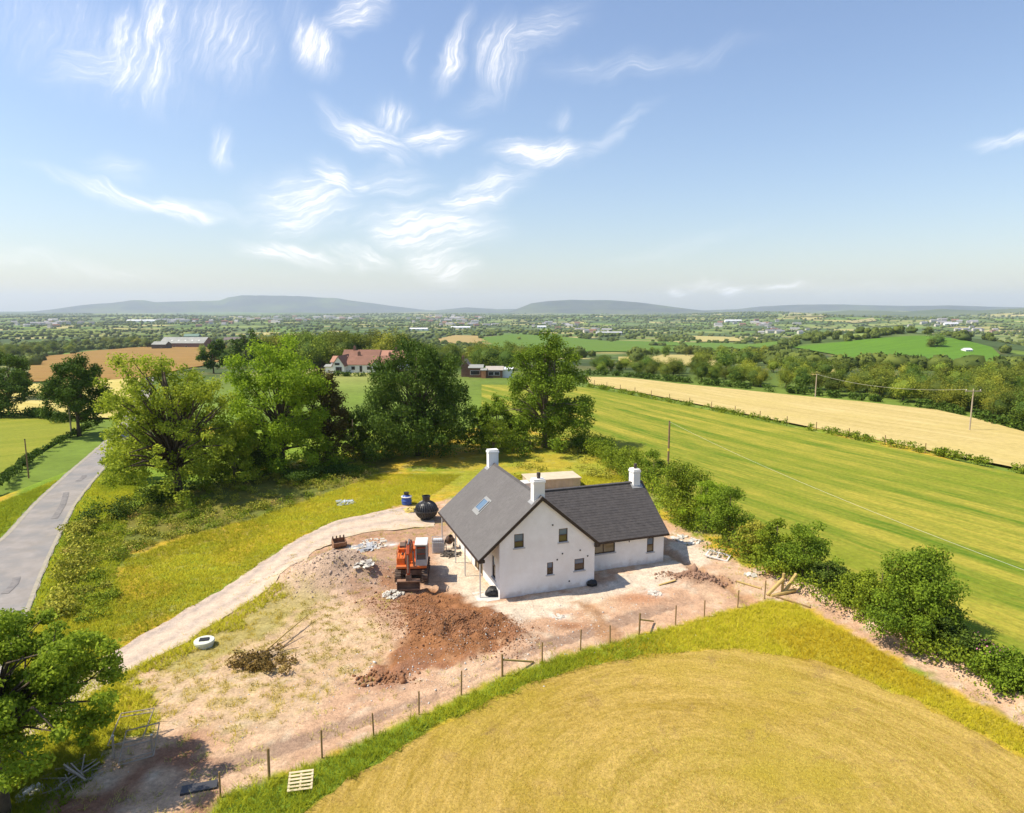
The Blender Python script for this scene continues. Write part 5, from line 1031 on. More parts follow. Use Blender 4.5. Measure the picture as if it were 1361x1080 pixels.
# sheds on the green hill and long pale warehouses in the valley
for (a, b, w, h_, d_, rm_, lb) in ((1288, 468, 9, 3, 6, WHT, 'small pale shed on the shoulder of the green hill'), (187, 428, 38, 5, 30, WHT, 'long white warehouse roof in the valley to the left'), (556, 439, 24, 5, 30, WHT, 'long white warehouse roof beyond the dark woods'), (810, 444, 34, 6, 22, WHT, 'large pale grey warehouse beyond the green fields'), (612, 437, 26, 4, 20, WHT, 'low white industrial row left of the far hill'),
                                   (720, 436, 12, 4, 10, WHT, 'small white buildings below the far hill'), (975, 428, 22, 4, 20, WHT, 'thin white row of sheds below the right hills'), (1265, 432, 18, 5, 14, WHT, 'pale shed group among far trees to the right')):
    p = at(a, b); s1 = 1/ppm(p); e = empty('warehouse', p, 0, label=lb, cat='warehouse'); W_ = w*s1; hh = max(h_, 3.2*s1)
    gabled(e, -W_/2, 0, W_/2, d_, hh*.7, hh*.35, WHT if a != 810 else SILL, MATS['white_sheet_roof'] if a not in (810,) else mat('pale_grey_roof', (.5, .5, .49), rough=.6), ov=.2)
    for i in range(3): m = MB(); m.box((-W_/2+W_*(.15+.28*i), -.3, -.5), (-W_/2+W_*(.27+.28*i), -.05, hh*.5)); m.build('door', GREYF, e)


# ------------------------------------------------------------------ vegetation
def leafcloud(C_, Rr, n, size, seed, flat_=.8, droop=0., lens=1.6, out=.5, squash=1.):
    """diamond leaves spread over clumps: C_ (k,3) centres, Rr (k,) radii; returns verts, quads, v"""
    rg = np.random.default_rng(seed); k = len(C_); wts = Rr**2/np.sum(Rr**2); ci = rg.choice(k, n, p=wts)
    d = rg.normal(size=(n, 3)); d /= np.linalg.norm(d, axis=1)[:, None]; rad = Rr[ci]*(rg.random(n)**.45)*rg.uniform(.8, 1.15, n)
    p = C_[ci]+d*rad[:, None]*np.array([1, 1, flat_])
    nr = d*out+rg.normal(size=(n, 3))*.55+np.array([0, 0, .35]); nr /= np.linalg.norm(nr, axis=1)[:, None]
    t = rg.normal(size=(n, 3)); t[:, 2] -= droop*2.; t -= nr*(t*nr).sum(1)[:, None]; t /= np.linalg.norm(t, axis=1)[:, None]+1e-6; b = np.cross(nr, t)
    L = size*rg.uniform(.6, 1.35, n)[:, None]; Wd = L/lens*squash
    V = np.stack([p-t*L/2, p+b*Wd/2+t*L*.05, p+t*L/2-nr*L*.12, p-b*Wd/2+t*L*.05], 1).reshape(-1, 3); F = np.arange(4*n).reshape(n, 4)
    cv = np.random.default_rng(seed+7).random(k); v = np.clip(.35*cv[ci]+.65*rg.random(n), 0, 1)
    return V, F, np.repeat(v, 4)
def ellipsoid_pts(n, c, r, seed, inner=.35, lump=.3):
    rg = np.random.default_rng(seed); d = rg.normal(size=(n, 3)); d /= np.linalg.norm(d, axis=1)[:, None]
    q = inner+(1-inner)*rg.random(n)**.5; q *= 1+lump*(fbm(d[:, 0]*2+seed, d[:, 1]*2+d[:, 2]*2, 2)-.5)*2
    return np.array(c)+d*q[:, None]*np.array(r)
BARK = mat('grey_brown_bark', (.16, .12, .085), (.24, .19, .14), scale=4, rough=.95, bump=.02, bscale=12); BARKD = mat('dark_bark', (.07, .05, .035), (.12, .09, .06), scale=4, rough=.95)
LF = dict(ash=leafmat('ash_leaf', (.065, .11, .014), (.20, .265, .04), .45, 0), bright=leafmat('bright_leaf', (.055, .11, .010), (.16, .255, .028), .42, 0), mid=leafmat('mid_leaf', (.028, .062, .008), (.10, .165, .02), .3, 0),
          dark=leafmat('dark_leaf', (.012, .033, .007), (.048, .09, .017), .22, 0), purple=leafmat('purple_leaf', (.022, .024, .010), (.06, .055, .022), .2, 0), gold=leafmat('gold_leaf', (.12, .13, .01), (.26, .25, .02), .3, 0),
          hedge=leafmat('hedge_leaf', (.03, .062, .008), (.125, .18, .02), .28, 0), ivy=leafmat('ivy_leaf', (.012, .028, .006), (.05, .085, .016), .15, 0), far=leafmat('far_leaf', (.030, .052, .012), (.10, .135, .028), .25, .3), far2=leafmat('far_leaf_light', (.055, .08, .014), (.16, .19, .035), .25, .3),
          near=leafmat('near_leaf', (.05, .095, .012), (.155, .235, .03), .42, 0), scrub=leafmat('scrub_leaf', (.065, .09, .015), (.20, .22, .045), .2, 0), dry=leafmat('dry_leaf', (.20, .13, .06), (.34, .27, .10), .2, 0))
def tree(name, label, p, h, w, mk, bark=BARK, bf=.15, nc=70, n=14000, size=.32, seed=1, droop=0, limbs=26, clump=.13, lump=.35, inner=.35, tr=.3, cat='tree', lean=(0, 0), shape=None, group=None, depth=None, flat_=.8, skirt=.55, low=.0):
    p = np.array(p, float); e = empty(name, p-np.array([0, 0, .15]), 0, label=label, cat=cat, group=group); cz = h*(1+bf)/2; rz = h*(1-bf)/2*.93; depth = depth or w
    C_ = ellipsoid_pts(nc, (lean[0], lean[1], cz), (w/2*.84, depth/2*.84, rz*.9), seed, inner, lump)
    if low:
        nl = int(nc*low); r2 = np.random.default_rng(seed+5); a_ = r2.uniform(0, 6.28, nl); q_ = r2.uniform(.15, .92, nl)**.7; C_[:nl] = np.stack([lean[0]*.5+np.cos(a_)*q_*w*.37, lean[1]*.5+np.sin(a_)*q_*depth*.37, h*r2.uniform(.05, .36, nl)], 1)
    if skirt: zc = (C_[:, 2]-cz)/rz; k = np.where(zc < 0, 1+skirt*np.clip(-zc, 0, 1), 1.); C_[:, 0] = lean[0]+(C_[:, 0]-lean[0])*k; C_[:, 1] = lean[1]+(C_[:, 1]-lean[1])*k
    if shape == 'cone': k = np.clip(1.15-(C_[:, 2]-h*bf)/(h*(1-bf)), .12, 1); C_[:, 0] *= k; C_[:, 1] *= k
    if shape == 'dome': k = 1.12-.35*np.clip((C_[:, 2]-h*bf)/(h*(1-bf)), 0, 1); C_[:, 0] *= k; C_[:, 1] *= k
    rg = np.random.default_rng(seed+1); Rr = clump*w*rg.uniform(.6, 1.25, nc)
    V, F, v = leafcloud(C_, Rr, n, size, seed, flat_, droop); fast('crown', V, F, LF[mk], e, {'v': ('F', v)})
    m = MB(); fork = h*max(bf, .12)*1.3; tk = tr*h/14
    m.tube([(0, 0, -.3), (lean[0]*.1, lean[1]*.1, fork*.5), (lean[0]*.25, lean[1]*.25, fork), (lean[0]*.6, lean[1]*.6, h*.55), (lean[0], lean[1], h*.82)], [tk*1.3, tk, tk*.85, tk*.5, tk*.15], 8)
    m.build('trunk', bark, e, smooth_=True)
    m = MB(); order = [i for i in rg.permutation(nc) if i >= int(nc*low)][:limbs]
    for i in order:
        c = C_[i]; z0 = min(fork+(c[2]-fork)*rg.uniform(.1, .45), h*.7); z0 = max(z0, fork*.8); f_ = min(1, z0/(h*.82)); a = np.array([lean[0]*f_, lean[1]*f_, z0]); mid_ = a*.5+c*.5+np.array([0, 0, h*.04*(1 if not droop else 1.5)])+rg.normal(size=3)*w*.03
        t0 = tk*.42*(1-.5*f_); m.tube([a, mid_, c], [t0, t0*.6, t0*.2], 5)
    if limbs: m.build('limbs', bark, e, smooth_=True, kind='stuff')
    return e
def htree(name, label, bx, by, top, wpx, mk, dx=0, **k):
    """tree by where its foot, top and width stand in the photograph"""
    p = on(bx, by); pm = ppm(p); h = (by-top)/pm/math.cos(math.atan2(CAMZ-p[2], p[1])*.9)*1.10; lean = (dx/pm, 0) if dx else (0, 0)
    return tree(name, label, p, h, wpx/pm, mk, lean=lean, **k)
htree('ash_tree', 'tall open ash tree with visible limbs beside the road bend', 238, 658, 474, 182, 'ash', dx=-8, bf=.03, nc=240, n=32000, size=.28, seed=21, limbs=120, low=.26, clump=.07, inner=.25, lump=.45, tr=.38, bark=BARKD)
htree('broadleaf_tree', 'bright green spreading tree between the ash and the dark beech', 376, 624, 452, 146, 'bright', bf=.02, nc=190, n=44000, size=.29, seed=22, limbs=60, low=.26, clump=.09, lump=.4, bark=BARKD)
htree('purple_tree', 'dark purple brown tree at the right flank of the bright spreading tree', 436, 614, 478, 88, 'purple', bf=.05, nc=70, n=12000, size=.28, seed=23, limbs=30, shape='cone', low=.15, bark=BARKD)
htree('beech_tree', 'broad dark drooping beech tree behind the house', 556, 605, 448, 164, 'dark', bf=.0, nc=210, n=56000, size=.30, seed=24, droop=1., limbs=50, low=.26, clump=.085, lump=.25, shape='dome', bark=BARKD)
htree('sycamore_tree', 'dense green tree with an ivy clad trunk at the corner of the striped pasture', 724, 594, 445, 124, 'mid', bf=.03, nc=170, n=42000, size=.30, seed=25, limbs=40, low=.26, clump=.095, lump=.4, shape='dome')
htree('roadside_tree', 'bushy pale tree filling the gap between the ash and the bright tree', 312, 640, 560, 70, 'ash', bf=.0, nc=60, n=9000, size=.26, seed=35, limbs=16)
htree('roadside_tree', 'dark shrubby tree between the purple tree and the beech', 470, 606, 548, 46, 'ivy', bf=.0, nc=40, n=7000, size=.26, seed=36, limbs=10)
htree('roadside_tree', 'dark shrubby tree between the beech and the sycamore', 660, 590, 524, 58, 'mid', bf=.0, nc=44, n=9000, size=.28, seed=37, limbs=10)
htree('roadside_tree', 'dark ivy clad thicket tree at the foot of the bright tree', 345, 632, 578, 52, 'ivy', bf=.0, nc=36, n=6000, size=.24, seed=38, limbs=8)
htree('roadside_tree', 'low leafy tree leaning over the road edge left of the ash', 172, 640, 575, 60, 'ash', bf=.0, nc=44, n=7000, size=.24, seed=39, limbs=14)
htree('small_tree', 'small rounded tree just behind the far chimney', 656, 610, 560, 52, 'hedge', bf=.12, nc=36, n=6500, size=.19, seed=26, limbs=16, cat='tree')
htree('round_tree', 'dark round tree standing alone by the left side of the road', 105, 577, 479, 90, 'dark', bf=.06, nc=110, n=24000, size=.32, seed=27, limbs=20, clump=.10, lump=.2, bark=BARKD)
htree('round_tree', 'dark tree at the left edge in front of the gold hay strip', 12, 553, 494, 62, 'dark', bf=.1, nc=60, n=12000, size=.34, seed=28, limbs=20, bark=BARKD)
htree('round_tree', 'taller dark tree at the left edge, behind the other dark one', 14, 530, 467, 64, 'dark', bf=.1, nc=60, n=12000, size=.36, seed=29, limbs=10, bark=BARKD)
htree('roadside_tree', 'dark tree above the gap between the ash and the bright tree', 284, 496, 452, 38, 'dark', bf=.05, nc=40, n=3600, size=.7, seed=30, limbs=6, bark=BARKD)
htree('roadside_tree', 'dark tree above the crown of the bright spreading tree', 328, 490, 440, 44, 'dark', bf=.05, nc=40, n=4200, size=.7, seed=31, limbs=6, bark=BARKD)
htree('golden_conifer', 'golden green conifer beside the low brown brick house', 659, 489, 457, 22, 'gold', bf=.02, nc=40, n=2600, size=.6, seed=32, limbs=0, shape='cone', bark=BARKD)
htree('young_tree', 'young yellow green tree behind the big beech, nearer the pasture', 640, 590, 535, 44, 'mid', bf=.1, nc=30, n=4000, size=.36, seed=33, limbs=12)
htree('young_tree', 'thin leafy tree under the left side of the bright spreading tree', 330, 628, 560, 40, 'bright', bf=.1, nc=24, n=2600, size=.36, seed=34, limbs=12)
# the low tree at the left corner, seen from above
p9 = on(4, 1085); e9 = tree('low_tree', 'low wide tree filling the lower left corner beside the site entrance', p9, 8.4, 10.8, 'near', bark=BARKD, bf=.28, nc=210, n=62000, size=.16, seed=41, limbs=130, clump=.056, lump=.4, inner=.2, tr=.42, lean=(-.8, 1.2), depth=9, flat_=.62)
# bushes of the hedge on the right
bushes = [(800, 606, 34, 30, 'mid', 'small bush at the foot of the sycamore, in its shadow'), (836, 632, 46, 44, 'hedge', 'light green hedge bush left of the annexe chimney'), (868, 652, 42, 54, 'mid', 'hedge bush directly behind the annexe chimney'), (905, 692, 64, 86, 'hedge', 'tall leafy bush between the dark pole and the annexe gable'),
          (938, 706, 56, 74, 'bright', 'bright leafy bush right of the annexe gable'), (968, 722, 62, 80, 'mid', 'broad dark bush above the white window frame'), (1000, 742, 46, 58, 'scrub', 'brownish green bush right of the broad dark bush'), (1030, 758, 50, 74, 'hedge', 'loose upright bush above the strainer post'),
          (1066, 772, 70, 84, 'mid', 'feathery bush leaning over the bank at the right'), (1098, 790, 46, 44, 'ivy', 'low dark bush in the hedge gap on the right'), (1135, 806, 52, 44, 'hedge', 'low bush left of the big hawthorn'), (1168, 822, 70, 76, 'hedge', 'left half of the big clump, paler bush'),
          (1215, 850, 112, 120, 'mid', 'big rounded hawthorn bush at the right of the gold grass'), (1262, 872, 60, 56, 'ivy', 'dark bush at the shaded foot of the hawthorn'), (1300, 890, 66, 44, 'ivy', 'low bramble patch with pink flowers near the right edge'), (1345, 918, 76, 54, 'mid', 'low leafy bramble at the right edge of the picture'), (1400, 945, 80, 60, 'mid', 'low leafy bramble just past the right edge')]
for i, (a, b, w_, h_, mk, lb) in enumerate(bushes):
    p = on(a, b); pm = ppm(p); tree('hedge_bush', lb, p, h_/pm*1.08, w_/pm*1.12, mk, bf=.0, nc=int(22+w_/3), n=int(130*w_*(1.6 if w_ > 90 else 1)+1500), size=.15, seed=60+i, limbs=14, clump=.15, lump=.5, inner=.2, cat='bush', group='bushes of the hedge along the pasture', bark=BARKD)
m_pink = mat('pink_flower', (.45, .10, .22), (.55, .2, .35), scale=9, rough=.7)
V, F, v = leafcloud(np.array([on(a, b)+np.array([0, 0, 1.3]) for a, b in ((1290, 885), (1300, 892), (1318, 905), (1295, 878))]), np.array([.7, .8, .7, .6]), 260, .12, 3); o = fast('foxgloves', V, F, m_pink); tag(o, kind='stuff', label='pink flowers growing through the bramble near the right edge')
# long hedges: each one plant mass
def hedge(name, label, P, width, height, per_m, size, mk, seed, near=True, gaps=.0, cat='hedge', stepm=.8, kind=None):
    P = smooth(np.asarray(P)[:, :2], 6, False); seg = np.linalg.norm(np.diff(P, axis=0), axis=1); cs = np.concatenate([[0], np.cumsum(seg)]); L = cs[-1]; rg = np.random.default_rng(seed); n = max(4, int(L/stepm))
    s = np.sort(rg.uniform(0, L, n)); x = np.interp(s, cs, P[:, 0]); y = np.interp(s, cs, P[:, 1])
    hh = height*(.55+.9*fbm(s*.12+seed, s*0+.3, 3)); 
    if gaps: keep = fbm(s*.09+seed*3, s*0+2.2, 2) > gaps; x, y, hh = x[keep], y[keep], hh[keep]; n = len(x)
    C_ = []; Rr = []
    for lay in (.3, .62, .9):
        ox = rg.normal(0, width*.25, (n, 2)); xx, yy = x+ox[:, 0], y+ox[:, 1]; z = H(xx, yy)+hh*lay*.85; C_.append(np.stack([xx, yy, z], 1)); Rr.append(np.maximum(.25, width*.42*(1.1-.4*lay)*rg.uniform(.7, 1.3, n)))
    C_ = np.concatenate(C_); Rr = np.concatenate(Rr); V, F, v = leafcloud(C_, Rr, int(per_m*L), size, seed, min(1.2, height/width)); V[:, 2] = np.maximum(V[:, 2], H(V[:, 0], V[:, 1])-.1)
    o = fast(name, V, F, LF[mk], None, {'v': ('F', v)}); return tag(o, label=label, cat=None if kind else cat, kind=kind)
hedge('hedge', 'dark ivy covered hedge running from the roadside to the foot of the ash tree', [on(*q) for q in ((112, 698), (150, 690), (190, 676), (225, 662), (262, 648))], 2.2, 1.9, 330, .2, 'ivy', 71)
hedge('hedge', 'dark overgrown hedge under the bright tree and the beech', [on(*q) for q in ((262, 648), (300, 640), (345, 632), (390, 624), (440, 614), (490, 608), (545, 604), (600, 600), (648, 600), (700, 596), (745, 592))], 3.6, 3.0, 330, .26, 'mid', 72)
hedge('hedge', 'dense dark bramble strip along the slope below the big trees', [on(*q) for q in ((150, 702), (200, 692), (250, 680), (310, 662), (370, 646), (420, 634), (462, 626))], 3.4, 1.3, 330, .2, 'dark', 83, gaps=.3)
hedge('hedge', 'clipped low hedge left of the road, running to the dark round tree', [on(*q) for q in ((-80, 690), (-30, 660), (2, 640), (40, 612), (75, 590), (118, 568), (132, 566))], 1.2, 1.0, 130, .26, 'dark', 73)
hedge('hedge', 'thick dark hedge at the foot of the dark trees behind the yellow field', [on(*q) for q in ((-60, 557), (0, 555), (50, 555), (85, 562))], 3., 1.8, 130, .4, 'dark', 74)
hedge('hedge', 'ragged hedge between the striped pasture and the pale stubble', [on(*q) for q in ((782, 514), (860, 529), (980, 552), (1060, 568), (1120, 580), (1200, 596), (1283, 612), (1361, 628), (1480, 655))], 1.7, 1.15, 110, .26, 'hedge', 75, gaps=.2)
hedge('hedge', 'long clipped hedge along the far side of the pale stubble', [on(*q) for q in ((770, 498), (830, 500), (900, 507), (1020, 519), (1145, 531), (1245, 543), (1300, 556), (1361, 572), (1480, 602))], 2.2, 1.7, 60, .5, 'dark', 76, stepm=1.2)
hedge('hedge', 'short hedge below the white bungalow', [on(*q) for q in ((440, 499), (470, 500), (510, 499))], 2., 1.6, 60, .5, 'dark', 77)
hedge('hedge', 'rough hedge on the field side of the road, right of the bend', [on(*q) for q in ((138, 648), (150, 628), (165, 606), (185, 580), (200, 548))], 1.4, 1.2, 90, .28, 'hedge', 78)
hedge('hedge', 'overgrown bank of mixed plants along the bank right of the driveway mouth', [on(*q) for q in ((108, 700), (100, 730), (92, 765), (84, 800), (72, 830))], 2.2, 1.1, 150, .24, 'scrub', 79)
hedge('hedge', 'low weedy hedge foot under the right hand bushes', [on(*q) for q in ((1045, 770), (1090, 793), (1140, 815), (1200, 852), (1270, 885), (1340, 920), (1420, 955))], 2.6, 1.9, 420, .18, 'hedge', 80)
hedge('hedge', 'low weedy hedge foot beside the annexe and the trench', [on(*q) for q in ((770, 590), (815, 620), (860, 655), (905, 695), (960, 724), (1010, 748), (1045, 768))], 3.0, 2.9, 420, .2, 'hedge', 81)
hedge('hedge', 'overgrown edge beyond the brown field, under the left woods', [on(*q) for q in ((0, 486), (40, 478), (80, 470), (120, 464), (170, 460), (205, 458))], 4., 3., 40, .7, 'dark', 82)
# scrub and weeds between the hedge and the meadow
def scatter_in(P, n, seed):
    rg = np.random.default_rng(seed); lo, hi = P.min(0), P.max(0); out = np.zeros((0, 2))
    while len(out) < n:
        q = rg.uniform(lo, hi, (n*2, 2)); q = q[sdist(q[:, 0], q[:, 1], P) > 0]; out = np.concatenate([out, q])
    return out[:n]
def scrub(name, P, n, rad, per, size, mk, seed, lb, hmul=.6, thr=.45):
    q = scatter_in(P, n, seed); q = q[fbm(q[:, 0]*.22+seed, q[:, 1]*.22, 3) > thr]; rg = np.random.default_rng(seed); Rr = rad*rg.uniform(.4, 1.4, len(q)); C_ = np.stack([q[:, 0], q[:, 1], GZ(q[:, 0], q[:, 1])+Rr*hmul*.6], 1)
    V, F, v = leafcloud(C_, Rr, int(per*len(q)), size, seed, hmul); V[:, 2] = np.maximum(V[:, 2], H(V[:, 0], V[:, 1])-.05); o = fast(name, V, F, LF[mk], None, {'v': ('F', v)}); return tag(o, kind='stuff', label=lb)
scrub('undergrowth', scrubP, 380, .6, 80, .16, 'scrub', 91, 'pale green brambles and weeds on the slope between the hedge and the meadow', thr=.38)
scrub('undergrowth', scrubP, 420, .6, 80, .16, 'hedge', 92, 'darker leafy brambles among the weeds on the slope', thr=.5)
scrub('undergrowth', scrubP, 60, .5, 50, .14, 'dry', 93, 'dry buff seed heads among the brambles', thr=.5)
backP = poly_at([(660, 640), (690, 600), (760, 588), (800, 612), (850, 640), (880, 668), (840, 650), (770, 640)])
scrub('undergrowth', backP, 150, .7, 50, .2, 'scrub', 94, 'tall mixed weeds between the concrete tank and the hedge', thr=.42)
# cut branches: brush pile
bp = on(350, 882); rg = np.random.default_rng(5); C_ = np.array([[bp[0]+a, bp[1]+b, float(GZ(bp[0]+a, bp[1]+b))+c] for a, b, c in zip(rg.normal(0, 1.0, 34), rg.normal(0, .55, 34), rg.uniform(.05, .4, 34))])
e = empty('brush_pile', bp, 0, label='heap of cut branches with wilting leaves on the dry ground', cat='brush pile'); V, F, v = leafcloud(C_-bp, np.full(34, .42), 2600, .15, 8, .6); o = fast('leaves', V, F, leafmat('wilted_leaf', (.035, .03, .014), (.13, .10, .045), .2, 0), e, {'v': ('F', v)}); o['kind'] = 'stuff'
q1, q2 = on(372, 862)-bp, on(410, 826)-bp
for (a, b, r_) in ((q1-np.array([.8, .7, -.1]), q2+np.array([0, 0, .5]), .055), (q1, (q1+q2)/2+np.array([.6, .2, .3]), .04), (q1*.6, q1+np.array([1.2, -.2, .25]), .03), (np.array([-1.2, .2, .2]), q1*.9+np.array([0, 0, .2]), .035), (np.array([-.9, -.6, .2]), q1*.5+np.array([.2, .1, .35]), .03)): m = MB(); m.tube([a, (np.array(a)+np.array(b))/2+np.array([.05, .05, .07]), b], [r_, r_*.8, r_*.5], 7); m.build('branch', WOODY if r_ > .05 else BARK, e, smooth_=True)
# ------------------------------------------------------------------ grass with blades, thick where the picture shows blades
def blades(name, x, y, hgt, wid, mk, seed, lb, nb=3, lean_=.7):
    rg = np.random.default_rng(seed); n = len(x); z = GZ(x, y); X0 = np.repeat(np.stack([x, y, z], 1), nb, 0); N_ = len(X0); hg = np.repeat(hgt, nb)*rg.uniform(.5, 1.2, N_) if np.ndim(hgt) else hgt*rg.uniform(.5, 1.2, N_)
    X0[:, :2] += rg.normal(0, .06, (N_, 2)); a = rg.uniform(0, math.pi*2, N_); wv_ = wid*rg.uniform(.6, 1.3, N_); d = np.stack([np.cos(a), np.sin(a), 0*a], 1)*wv_[:, None]/2; tip = X0+np.stack([rg.normal(0, lean_, N_)*hg, rg.normal(0, lean_, N_)*hg, hg], 1)
    V = np.stack([X0-d, X0+d, tip], 1).reshape(-1, 3); F = np.arange(3*N_).reshape(-1, 3); v = np.repeat(rg.random(N_)*.4+.6*np.repeat(sstep(.30, .58, fbm(x*.16, y*.16, 4)), nb), 3)
    o = fast(name, V, F, LF[mk], None, {'v': ('F', v)}); return tag(o, kind='stuff', label=lb)
LF['gg'] = leafmat('green_grass', (.16, .25, .015), (.34, .40, .035), .35, 0, .8); LF['go'] = leafmat('gold_grass', (.36, .30, .02), (.58, .45, .04), .35, 0, .8); LF['gm'] = leafmat('meadow_grass', (.22, .26, .018), (.70, .44, .045), .35, 0, .8); LF['gd'] = leafmat('dry_grass', (.36, .30, .10), (.56, .46, .20), .25, 0, .8); LF['gw'] = leafmat('weed_leaf', (.22, .20, .03), (.46, .36, .09), .35, 0, .8); LF['gh'] = leafmat('stubble_grass', (.36, .26, .06), (.56, .43, .16), .2, 0, .8)
W_hay, W_dr, W_rp = sdist(X, Y, hayP[::2]), sdist(X, Y, driveP[::3]), sdist(X, Y, roadP[::3])
rg = np.random.default_rng(77)
x = rg.uniform(gx[0]+5, gx[-1]-5, 1500000); y = rg.uniform(gy[0]+4, 80, 1500000)
dv = np.hypot(x, y); vis = (np.abs(x) < (y+22)*.86); x, y = x[vis], y[vis]
wv = samp(W_verge, x, y); sm = samp(W_hay, x, y); k = (wv > .55) & (sm+rg.exponential(.35, len(sm))*-1 < .05); xs, ys = x[k], y[k]; g_ = xs+(fbm(xs*.6, ys*.6, 3)-.5)*10+rg.normal(0, 3.5, len(xs)) < 7
sel = rg.random(len(xs)) < .5
blades('verge_grass', xs[g_ & sel], ys[g_ & sel], .36, .03, 'gg', 1, 'long green grass on the verge between the fence and the hay'); blades('verge_grass', xs[~g_ & sel], ys[~g_ & sel], .24, .026, 'go', 2, 'golden long grass on the verge at the top of the hay field')
ws_, ww = samp(W_soil, x, y), samp(W_weed, x, y); nn2 = fbm(x*2.1, y*2.1, 4); k = (ws_ > .5) & (ww > .4) & (nn2 > .42+.25*rg.random(len(x))) & (rg.random(len(x)) < .26) & (samp(W_red, x, y) < .1); blades('weeds', x[k], y[k], .17, .03, 'gw', 3, 'tufts of weeds coming up through the bare soil')
k = (ws_ > .5) & (ww <= .4) & (nn2 > .62) & (rg.random(len(x)) < .18) & (samp(W_red, x, y) < .1) & (np.hypot(x-4, y-50) > 12); blades('weeds', x[k], y[k], .16, .03, 'gd', 4, 'sparse dry weeds over the bare soil')
meadow = poly_at([(60, 850), (100, 860), (150, 868), (200, 838), (300, 780), (390, 720), (440, 695), (490, 683), (560, 668), (600, 640), (640, 610), (700, 590), (800, 600), (860, 650), (780, 645), (700, 640), (640, 660), (650, 600), (560, 606), (480, 640), (400, 668), (330, 692), (250, 712), (165, 745), (150, 800), (115, 835)])
md = samp(sdist(X, Y, meadow), x, y); k = (md > 0) & (ws_ < .4) & (rg.random(len(x)) < .33) & (samp(W_dr, x, y) < -.1); blades('meadow_grass', x[k], y[k], .24, .04, 'gm', 5, 'long yellow green meadow grass behind the driveway')
k = samp(rd, x, y) < 5; k &= (samp(W_rp, x, y) < -.15) & (x < -18) & (rg.random(len(x)) < .35); blades('roadside_grass', x[k], y[k], .22, .05, 'gg', 6, 'bright green grass on both sides of the road')
k = (x < -12) & (y < 42) & (ws_ < .4) & (samp(W_dr, x, y) < -.1) & (md < 0) & (samp(W_rp, x, y) < -.3) & (wv < .4) & (sm < 0) & (rg.random(len(x)) < .5); blades('entrance_grass', x[k], y[k], .3, .04, 'gm', 7, 'rough grass round the site entrance and the low tree')
dd_ = samp(ldist(X, Y, smooth(poly_at(dr_l), 4, False)), x, y); k = (dd_ < .5+3.2*fbm(x*.7, y*.7, 3)**2) & (y < 46) & (samp(W_dr, x, y) < .05) & (rg.random(len(x)) < .38); blades('driveway_edge_grass', x[k], y[k], .3, .04, 'gm', 8, 'tufts of tall grass along the lower edge of the driveway')
k = (sm > 0) & (y < 46) & (rg.random(len(x)) < .62); blades('hay_stubble', x[k], y[k], .075, .03, 'gh', 9, 'short mown stubble of the hay field', nb=2, lean_=.9)

# ------------------------------------------------------------------ trees of the hedgerows and woods
def proto_tree(seed, mk, nl, size, aspect, inner=.3):
    h, w_ = 1., aspect; C_ = ellipsoid_pts(48, (0, 0, .50), (w_/2*.8, w_/2*.8, .43), seed, inner, .5); rg = np.random.default_rng(seed); Rr = .15*w_*rg.uniform(.7, 1.3, len(C_))
    V, F, v = leafcloud(C_, Rr, nl, size, seed, .85); bm = bmesh.new(); bmesh.ops.create_icosphere(bm, subdivisions=2, radius=1); bv = np.array([q.co[:] for q in bm.verts]); bf = np.array([[q.index for q in f.verts] for f in bm.faces]); bm.free()
    bv = bv*(.8+.4*fbm(bv[:, 0]*2+seed, bv[:, 1]*2+bv[:, 2], 2))[:, None]*np.array([w_*.27, w_*.27, .27])+np.array([0, 0, .5]); n0 = len(V)
    me = fast('crown', np.concatenate([V, bv]), [F, bf+n0], LF[mk], None, {'v': ('F', np.concatenate([v, np.full(len(bv), .05)]))}, link=False)
    m = MB(); m.tube([(0, 0, -.06), (0, 0, .3), (0.01, 0, .55)], [.035, .022, .012], 6); tme = m.build('trunk', BARKD, None); t = tme.data; bpy.data.objects.remove(tme); return me, t
PR = [proto_tree(s_, mk, 1500, .055, asp) for s_, mk, asp in ((201, 'far', .95), (202, 'far', 1.15), (203, 'far2', 1.0), (204, 'far', .8), (205, 'far2', 1.25), (206, 'far', 1.4))]
PN = [proto_tree(s_, mk, 4200, .036, asp) for s_, mk, asp in ((301, 'far', .95), (302, 'far2', 1.1), (303, 'far', 1.2))]
count = 0
def plant_tree(p, h, near, rg, name, label, group, ty=None):
    global count
    ty = rg.integers(3 if near else 6) if ty is None else ty; me, t = (PN if near else PR)[ty]
    e = empty(name, (p[0], p[1], p[2]-.1), rg.uniform(0, 6.28), label=label, cat='tree', group=group); e.scale = (h*rg.uniform(.9, 1.25), h*rg.uniform(.9, 1.25), h)
    for nm, d in (('crown', me), ('trunk', t)): o = bpy.data.objects.new(nm, d); COL.objects.link(o); o.parent = e
    count += 1
_seen = {}
TONE = ('dark', 'broad dark', 'pale', 'slender dark', 'broad pale', 'wide spreading dark'); TONEN = ('dark rounded', 'pale broad', 'deep green broad')
